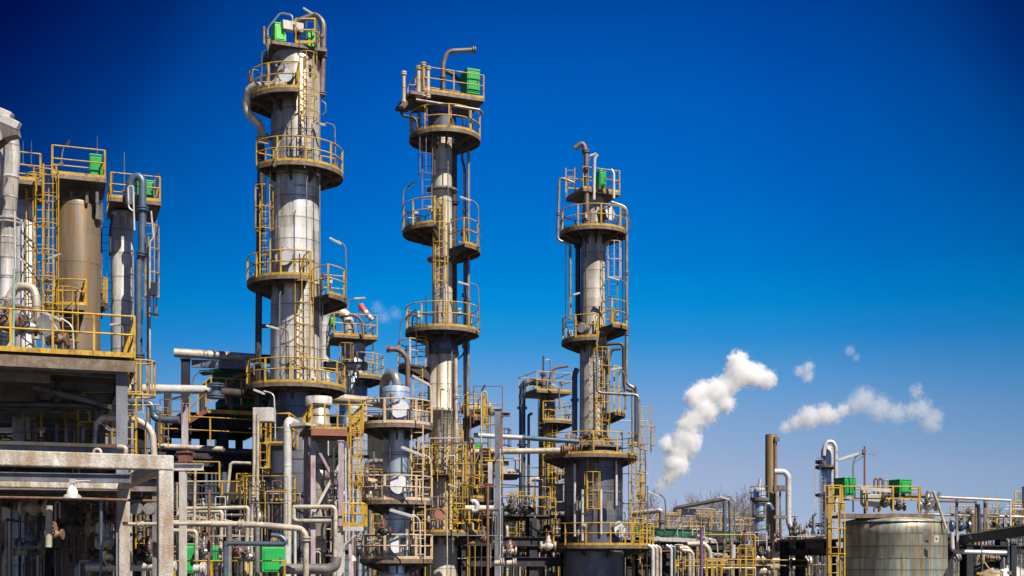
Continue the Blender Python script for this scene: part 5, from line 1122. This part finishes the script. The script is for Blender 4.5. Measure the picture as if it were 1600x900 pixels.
valve('dark valve on the rack right of the brown vessel', 1556, 826, 58, 1.3, pipe_dark); valve('dark valve on the rack nearest the tank', 1500, 822, 58, 1.3, pipe_blue); valve('dark valve on the rack at the far right', 1588, 826, 58, 1.2, pipe_dark)
rail_run('yellow rail at the right frame edge', [(1583,828),(1640,830)], 56, h=1.15, post=.4)
post('dark pole touching the right frame edge', 1599, 762, 830, 56, 3, lampdark, sect='b')
beam('wide dark beam with sunlit top right of the tank', (1470,848,60), (1640,822,35), 52, 6, 12, steeldark, sect='b')
pipe('long white low pipe right of the tank with an upturned end', [(1487,832),(1488,858),(1494,862),(1572,864)], 3.6, pipe_white, 51, bend=1.5); post('pale pillar beside the upturned white pipe', 1496, 832, 860, 51.5, 3.5, steelwhite, sect='b')
post('thick dark column under the right rack beam', 1514, 852, None, 52, 10, steeldark)
post('thick dark column at the right edge', 1583, 850, None, 52, 8, steeldark)
lamp('lamp with green bent pole, left of the right-hand pair', (1515,838), (1530,844), [(1527,838),(1533,843),(1535,880),(1535,900)], 49, 4, polem=pipe_blue); lamp('lamp with green bent pole, right of the right-hand pair', (1545,836), (1566,840), [(1563,837),(1575,843),(1577,880),(1577,900)], 49, 4.6, polem=pipe_blue)
TC = Tower('storage_tank', 'low tank with a pale conical roof at the right edge', 1556, 56); b = MB(); b.lathe((TC.x, TC.D, 0), [(46*TC.k,0),(46*TC.k, TC.z(892)),(30*TC.k,TC.z(884)),(8*TC.k,TC.z(877)),(.01,TC.z(877))], 40); TC.part('shell', b, mat('pale_roof_cladding', (.62,.58,.52),(.36,.36,.36), metal=.3, rough=.5, nscale=2, stretch=1, rust=.3))
beam('yellow diagonal gangway strut before the conical tank', (1534,872), (1550,895), 48, 2, 2, yellow, sect='b'); beam('yellow level gangway beam before the conical tank', (1526,896), (1566,896), 48, 2, 3, yellow, sect='b')
pipe('brown flanged pipe over the conical tank', [(1540,871),(1562,873)], 3.2, pipe_rust, 50, bend=0, fl=(.2,.8))
pipe('cylindrical white nozzle left of the thick dark column', [(1490,872),(1499,868)], 5, pipe_white, 53, bend=0, fl=(.7,))

# ------------------------------------------------------------------ thin-branched trees and scrub beyond
TL = ['bare tree just right of the third column','bare tree beyond the steam, low and wide','bare tree beyond the tilted dark pipe','tallest bare tree left of the blue vessel','bare tree touching the blue vessel','bare tree at the right edge behind the rail','small bare tree behind the right posts']
TL += ['bare tree filling the gap under the long side balcony lamp', 'bare tree between the tilted dark pipe posts and rail', 'bare tree halfway along the green girder', 'bare tree just left of the green girder end']
for i, (x, top, d) in enumerate(((1012,772,150),(1062,786,170),(1102,772,160),(1146,756,150),(1172,784,160),(1590,770,140),(1545,795,160),(1032,788,140),(1122,780,150),(1080,778,165),(1160,775,170))):
    bare_tree(TL[i], x, d, top, 1.05, 11+i)
def scrub():
    rnd = random.Random(4); b = MB()
    for i in range(5200):
        d = rnd.uniform(130, 260); x = rnd.uniform(-60, 180)*d/150; h = rnd.uniform(.6, 3.6)*(1.3 if rnd.random() < .3 else 1); s_ = rnd.uniform(.25, .9)
        c = Vector((x+rnd.gauss(0,.6), d, h)); a = Vector((rnd.gauss(0,1), rnd.gauss(0,1), rnd.gauss(0,1))).normalized()*s_; e = Vector((rnd.gauss(0,1), rnd.gauss(0,1), rnd.gauss(0,1))).normalized()*s_*.5
        b.add([tuple(c-a), tuple(c+e), tuple(c+a), tuple(c-e)], [(0,1,2,3)])
    o = b.obj('undergrowth', mat('dry_scrub', (.20,.17,.12), (.08,.08,.05), rough=.9, nscale=.5, stretch=1, fine=.3)); tag(o, 'dry brown scrub beyond the plant', 'undergrowth', None, 'stuff')
    b = MB(); n = 120
    for j in range(3):
        for i in range(n+1):
            x = -300+800*i/n; z = (0, 2.2, 2.6)[j]+(1.4*noise.noise(Vector((x*.06, j, 3))) if j else 0); b.v.append((x, (262,268,290)[j], z))
    for j in range(2):
        for i in range(n):
            a = j*(n+1)+i; b.f.append((a, a+1, a+n+2, a+n+1)); b.sm.append(True)
    o = b.obj('embankment', mat('earth_bank', (.16,.13,.10), (.08,.07,.05), rough=.95, nscale=.3, stretch=1, fine=.3)); tag(o, 'low earth bank beyond the plant', None, None, 'structure')
scrub()

# ------------------------------------------------------------------ dense process piping in the shade of the decks
HEAP = {}
def clutter(zone, seed, x0, x1, y0, y1, D0, D1, n, mats, group, label, rr=(1.2, 4.2), own=8):
    rnd = random.Random(seed)
    for i in range(n):
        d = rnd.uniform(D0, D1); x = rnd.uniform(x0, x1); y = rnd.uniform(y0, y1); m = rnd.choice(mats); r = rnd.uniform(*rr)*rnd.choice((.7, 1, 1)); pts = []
        t = rnd.random()
        if t < .38:      # level run with a drop
            L_ = rnd.uniform(25, 110); xe = min(x1, x+L_); pts = [(x, y+rnd.uniform(20, 80), d), (x, y, d), (xe, y, d)]
            if rnd.random() < .6: pts.append((xe, min(y1+30, y+rnd.uniform(20, 90)), d))
        elif t < .72:    # riser with an elbow into depth
            pts = [(x, 935, d), (x, y, d), (x*.5+x*.5*(d/(d+2))+400*(1-d/(d+2)), HOR-(HOR-y)*d/(d+2), d+2)]
        else:            # hairpin
            q = rnd.uniform(6, 16); pts = [(x, y+rnd.uniform(25, 70), d), (x, y, d), (x+q, y, d), (x+q, y+rnd.uniform(25, 70), d)]
        if i >= own:
            h = HEAP.setdefault(m.name, (MB(), m)); P = [W(*p) for p in pts]; h[0].tube(P, r*k(d), 7, bend=r*k(d)*2.5)
            for q in (P[0]+(P[1]-P[0])*.4, P[1]+(P[2]-P[1])*.5 if len(P) > 2 else P[0]): h[0].sphere(q, r*k(d)*1.35, 8)
            continue
        pipe(label, pts, r, m, d, group, fl=(rnd.uniform(.2,.5), rnd.uniform(.6,.9)) if rnd.random() < .6 else (), seg=8, bend=2)
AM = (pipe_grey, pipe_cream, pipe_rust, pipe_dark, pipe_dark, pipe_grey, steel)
AMD = (pipe_dark, pipe_dark, pipe_rust, steel, pipe_grey, deckm)  # darker palette: shade of the crowded zones put into the pipe colours
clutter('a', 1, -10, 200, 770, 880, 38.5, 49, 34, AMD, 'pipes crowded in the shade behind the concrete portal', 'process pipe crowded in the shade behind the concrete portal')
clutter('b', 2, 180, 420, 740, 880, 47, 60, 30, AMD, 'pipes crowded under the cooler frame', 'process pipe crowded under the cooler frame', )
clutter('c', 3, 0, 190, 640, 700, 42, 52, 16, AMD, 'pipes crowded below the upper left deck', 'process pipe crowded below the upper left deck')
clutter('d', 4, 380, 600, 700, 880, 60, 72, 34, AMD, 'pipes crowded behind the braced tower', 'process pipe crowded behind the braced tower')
clutter('e', 5, 640, 780, 690, 880, 66, 76, 34, AM, 'pipes crowded behind the slender column base', 'process pipe crowded behind the slender column base')
clutter('f', 6, 780, 900, 790, 880, 70, 86, 24, AM, 'pipes crowded in the middle pipe rack', 'process pipe crowded in the middle pipe rack', )
clutter('g', 7, 990, 1180, 845, 885, 72, 90, 30, AM, 'pipes crowded inside the right pipe rack', 'process pipe crowded inside the right pipe rack', (1,3))
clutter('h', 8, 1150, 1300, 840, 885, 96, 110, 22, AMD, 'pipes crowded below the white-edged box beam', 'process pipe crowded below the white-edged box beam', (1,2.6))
clutter('i', 9, 1470, 1610, 815, 885, 62, 76, 22, AM, 'pipes crowded in the rack right of the tank', 'process pipe crowded in the rack right of the tank', (1,2.8))
TH = (pipe_grey, pipe_cream, pipe_dark, yellow, pipe_rust, pipe_white)
for q in (('d2', 31, 385, 610, 640, 880, 54, 66, 78, 'thin lines between the braced tower and vessel', 'thin line running between the braced tower and the blue-grey vessel', (.6, 1.6)), ('e2', 32, 640, 785, 600, 880, 60, 70, 85, 'thin lines around the slender column base', 'thin line running around the slender column base', (.6, 1.5)),
          ('b2', 33, 250, 450, 740, 890, 43, 56, 74, 'thin lines above the green boxes', 'thin line among the pipe loops above the green boxes', (.6, 1.5)), ('f2', 34, 785, 900, 700, 880, 68, 82, 51, 'thin lines on the middle pipe rack', 'thin line on the middle pipe rack', (.6, 1.3)),
          ('g2', 35, 1000, 1180, 806, 890, 68, 80, 68, 'thin lines on the right pipe rack', 'thin line on the right pipe rack', (.5, 1.1)), ('k2', 36, 950, 1012, 650, 860, 67, 72, 16, 'thin lines right of the wide column base', 'thin line right of the wide column base', (.5, 1.2)),
          ('a2', 37, 0, 250, 600, 890, 36, 48, 68, 'thin lines inside the left structures', 'thin line inside the left structures', (.6, 1.6)), ('l2', 38, 50, 90, 300, 540, 47, 50, 8, 'thin lines beside the brown silo', 'thin line beside the brown silo', (.6, 1.1)), ('m2', 39, 1470, 1600, 790, 880, 54, 70, 44, 'thin lines right of the tank', 'thin line on the rack right of the tank', (.5, 1.1)),
          ('h2', 40, 1170, 1300, 835, 885, 80, 100, 34, 'thin lines under the box beam', 'thin line under the box beam', (.4, .9))):
    clutter(q[0], q[1], q[2], q[3], q[4], q[5], q[6], q[7], q[8], TH, q[9], q[10], q[11], own=0)
def rails(seed, x0, x1, y0, y1, D0, D1, n, group, label, m=None):
    rnd = random.Random(seed)
    for i in range(n):
        d = rnd.uniform(D0, D1); x = rnd.uniform(x0, x1); y = rnd.uniform(y0, y1); L_ = rnd.uniform(18, 60)
        if rnd.random() < .6: rail_run(label, [(x, y), (min(x+L_, x1+10), y+1)], d, m=m, h=rnd.uniform(.9, 1.2), post=rnd.uniform(.5, 1.2), group=group)
        else: free_ladder(label, x, y+rnd.uniform(20, 60), y-rnd.uniform(0, 30), d, m=m, group=group, w=.4)
rails(51, 180, 400, 740, 870, 50, 62, 12, 'yellow rails and ladders deep under the cooler frame', 'yellow rail or ladder deep under the cooler frame')
rails(52, 545, 600, 640, 880, 56, 66, 9, 'yellow rails and ladders behind the short vessel', 'yellow rail or ladder behind the short blue-grey vessel')
rails(53, 645, 775, 650, 860, 60, 70, 15, 'yellow rails and ladders around the slender column base', 'yellow rail or ladder by the slender column base')
rails(54, 785, 890, 790, 870, 66, 80, 9, 'yellow rails and ladders in the middle rack', 'yellow rail or ladder in the middle rack')
rails(55, 1000, 1180, 860, 885, 66, 84, 6, 'yellow rails and ladders in the right rack', 'yellow rail or ladder in the right rack')
rails(56, 0, 180, 600, 700, 44, 50, 8, 'rails and ladders behind the left deck frame', 'rail or ladder in the shade behind the left deck frame')
rails(57, 1480, 1600, 800, 860, 56, 70, 7, 'rails right of the tank', 'yellow rail or ladder in the rack right of the tank')
def fittings(T, items, where, seed):
    rnd = random.Random(seed)
    for (py, r, a0, a1) in items:
        for i in range(4):
            a = R(rnd.uniform(a0, a1)); rr = r*T.k*rnd.uniform(.72, .93); p = Vector((T.x+math.cos(a)*rr, T.D+math.sin(a)*rr, T.z(py))); t = rnd.random(); h = rnd.uniform(.5, 1.1)
            if t < .45:
                E = Thing('instrument_box', 'small instrument box standing on a platform of the '+where, 'instrument', p, 'instrument boxes on the '+where); b = MB(); b.tube([p, p+Vector((0,0,h))], .025, 6); E.part('stand', b, steel); b = MB(); b.box(p+Vector((0,0,h)), (rnd.uniform(.12,.3), .12, rnd.uniform(.15,.34)), rnd.uniform(0, 3)); E.part('case', b, rnd.choice((steelwhite, steel, lampdark, steelwhite)))
            else:
                b = MB(); q = Vector((rnd.uniform(-.5,.5), rnd.uniform(-.3,.3), 0)); b.tube([p, p+Vector((0,0,h)), p+Vector((0,0,h))+q, p+q*1.0+Vector((0,0,rnd.uniform(0,.4)))], rnd.uniform(.02,.05), 6, bend=.12); o = single('pipe', 'small service pipe on a platform of the '+where, 'pipe', b, rnd.choice((pipe_dark, pipe_grey, pipe_rust)), p, 'service pipes on the '+where)
fittings(T1, [(268,60,218,398),(437,62,158,290),(470,70,330,370),(601,66,160,380),(150,62,158,270)], 'tallest column', 61)
fittings(T2, [(206,46,170,360),(364,50,140,250),(392,48,-40,40),(520,48,170,370),(833,48,200,380),(740,36,200,380)], 'slender column', 62)
fittings(T3, [(362,44,180,360),(535,40,170,260),(515,44,-50,30),(712,62,190,370),(853,66,190,370)], 'third column', 63)
fittings(T4, [(667,46,180,360),(784,46,180,360),(874,46,180,360)], 'short blue-grey vessel', 64)
fittings(T6, [(616,26,180,380),(661,34,-100,50)], 'distant column', 65)
def valves(seed, x0, x1, y0, y1, D0, D1, n, group, label, s=1.0):
    rnd = random.Random(seed)
    for i in range(n):
        d = rnd.uniform(D0, D1); valve(label, rnd.uniform(x0, x1), rnd.uniform(y0, y1), d, rnd.uniform(.6, 1.3)*s, rnd.choice(AM[:5]), group, rnd.choice('fu'), rnd.choice((redsteel, steel)))
valves(21, 10, 240, 790, 880, 34, 42, 12, 'valves in the shade behind the concrete portal', 'gate valve in the shade behind the concrete portal')
valves(22, 270, 600, 800, 885, 46, 58, 16, 'valves low between portal and blue-grey vessel', 'gate valve low between the portal and the blue-grey vessel')
valves(23, 700, 900, 790, 880, 62, 74, 12, 'valves in the middle pipe rack', 'gate valve in the shade of the middle pipe rack')
valves(24, 1010, 1250, 855, 890, 66, 84, 14, 'valves in the right pipe rack', 'gate valve in the shade of the right pipe rack', 1.1)
valves(25, 1195, 1290, 820, 848, 98, 112, 12, 'small far valves between chimney and white column', 'small far valve between the chimney and the white column', 1.2)
shade_black = mat('shade_black_wall', (.04,.038,.036), (.02,.02,.02), rough=.8, nscale=1)  # near-black, so that even sunlit fronts read as shade
def heap():
    V = []; Fc = []; S = []; mi = []; ms = []
    for mb, m in HEAP.values():
        o = len(V); V += mb.v; Fc += [tuple(i+o for i in f) for f in mb.f]; S += mb.sm; mi += [len(ms)]*len(mb.f); ms.append(m)
    me = bpy.data.meshes.new('small_bore_pipework'); me.from_pydata(V, [], Fc); me.polygons.foreach_set('use_smooth', S)
    for m in ms: me.materials.append(m)
    me.polygons.foreach_set('material_index', mi); me.update(); o = bpy.data.objects.new('small_bore_pipework', me); COL.objects.link(o)
    tag(o, 'tangle of small pipes filling the shaded lower plant', 'pipework', None, 'stuff')
heap()
# near-black backing blocks added where the gaps between columns fall into shade
for i, (x0, x1, y0, d, m_, l) in enumerate(((-80, 170, 655, 58, shade_black, 'louvred near-black shade backing behind the concrete portal'), (185, 420, 716, 78, shade_black, 'near-black shade backing under the cooler frame'), (400, 612, 652, 86, shade_black, 'near-black shade backing behind the braced tower'), (612, 770, 705, 90, shade_black, 'near-black shade backing behind the slender column'), (770, 900, 806, 94, shade_black, 'near-black shade backing behind the middle pipe rack'), (880, 1200, 862, 100, shade_black, 'low near-black shade backing behind the right pipe rack'))):
    T = Thing('shade_backing', l, 'building', W(x0, HOR, d)); T.e.location.z = 0; a = W(x0, y0, d); c = W(x1, y0, d); b = MB(); b.box(((a.x+c.x)/2, d+3, a.z/2), (c.x-a.x, 6, a.z)); T.part('wall', b, m_)
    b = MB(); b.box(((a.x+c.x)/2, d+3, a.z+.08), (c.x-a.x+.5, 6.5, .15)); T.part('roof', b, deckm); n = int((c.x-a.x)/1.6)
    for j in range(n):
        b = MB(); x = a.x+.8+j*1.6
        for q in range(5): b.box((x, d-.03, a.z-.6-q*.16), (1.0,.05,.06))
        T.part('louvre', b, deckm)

# ------------------------------------------------------------------ steam
steam('white steam plume rising and drifting from behind the third column', [(1035,757,12),(1048,744,17),(1058,724,24),(1062,702,28,8),(1080,690,22),(1070,684,24),(1076,668,22),(1044,693,16),(1088,655,24),(1103,640,26),(1100,617,26,8),(1122,612,26),(1086,620,20),(1135,630,18),(1140,600,22),(1156,582,27),(1154,564,20),(1178,586,24,5),(1197,592,19)], 420, dens=.9, amp=.5, soft=.45)
steam('long pale steam cloud drifting right of the chimney top, nearer half', [(1228,668,13),(1245,660,17),(1265,652,24),(1288,648,22),(1302,650,17),(1316,642,13)], 440, dens=.38, amp=.55, soft=.65)
steam('long pale steam cloud drifting right, farther half with raised tail', [(1322,640,15),(1335,632,22),(1350,625,28),(1375,638,27),(1400,645,22),(1425,642,20),(1432,612,15),(1440,640,24),(1455,660,22),(1462,650,17)], 440, dens=.17, amp=.6, soft=.8)
steam('small steam puff above the chimney', [(1250,580,12),(1263,574,13),(1262,588,13)], 440, dens=.32, amp=.75, soft=.7)
steam('faintest small steam wisp upper right of the chimney', [(1328,548,12),(1338,558,9)], 440, dens=.14, amp=.8, soft=.8)
steam('thin veil of steam left of the slender column ring', [(590,480,14),(600,495,16),(618,490,13)], 440, dens=.07, amp=.8, soft=.9)
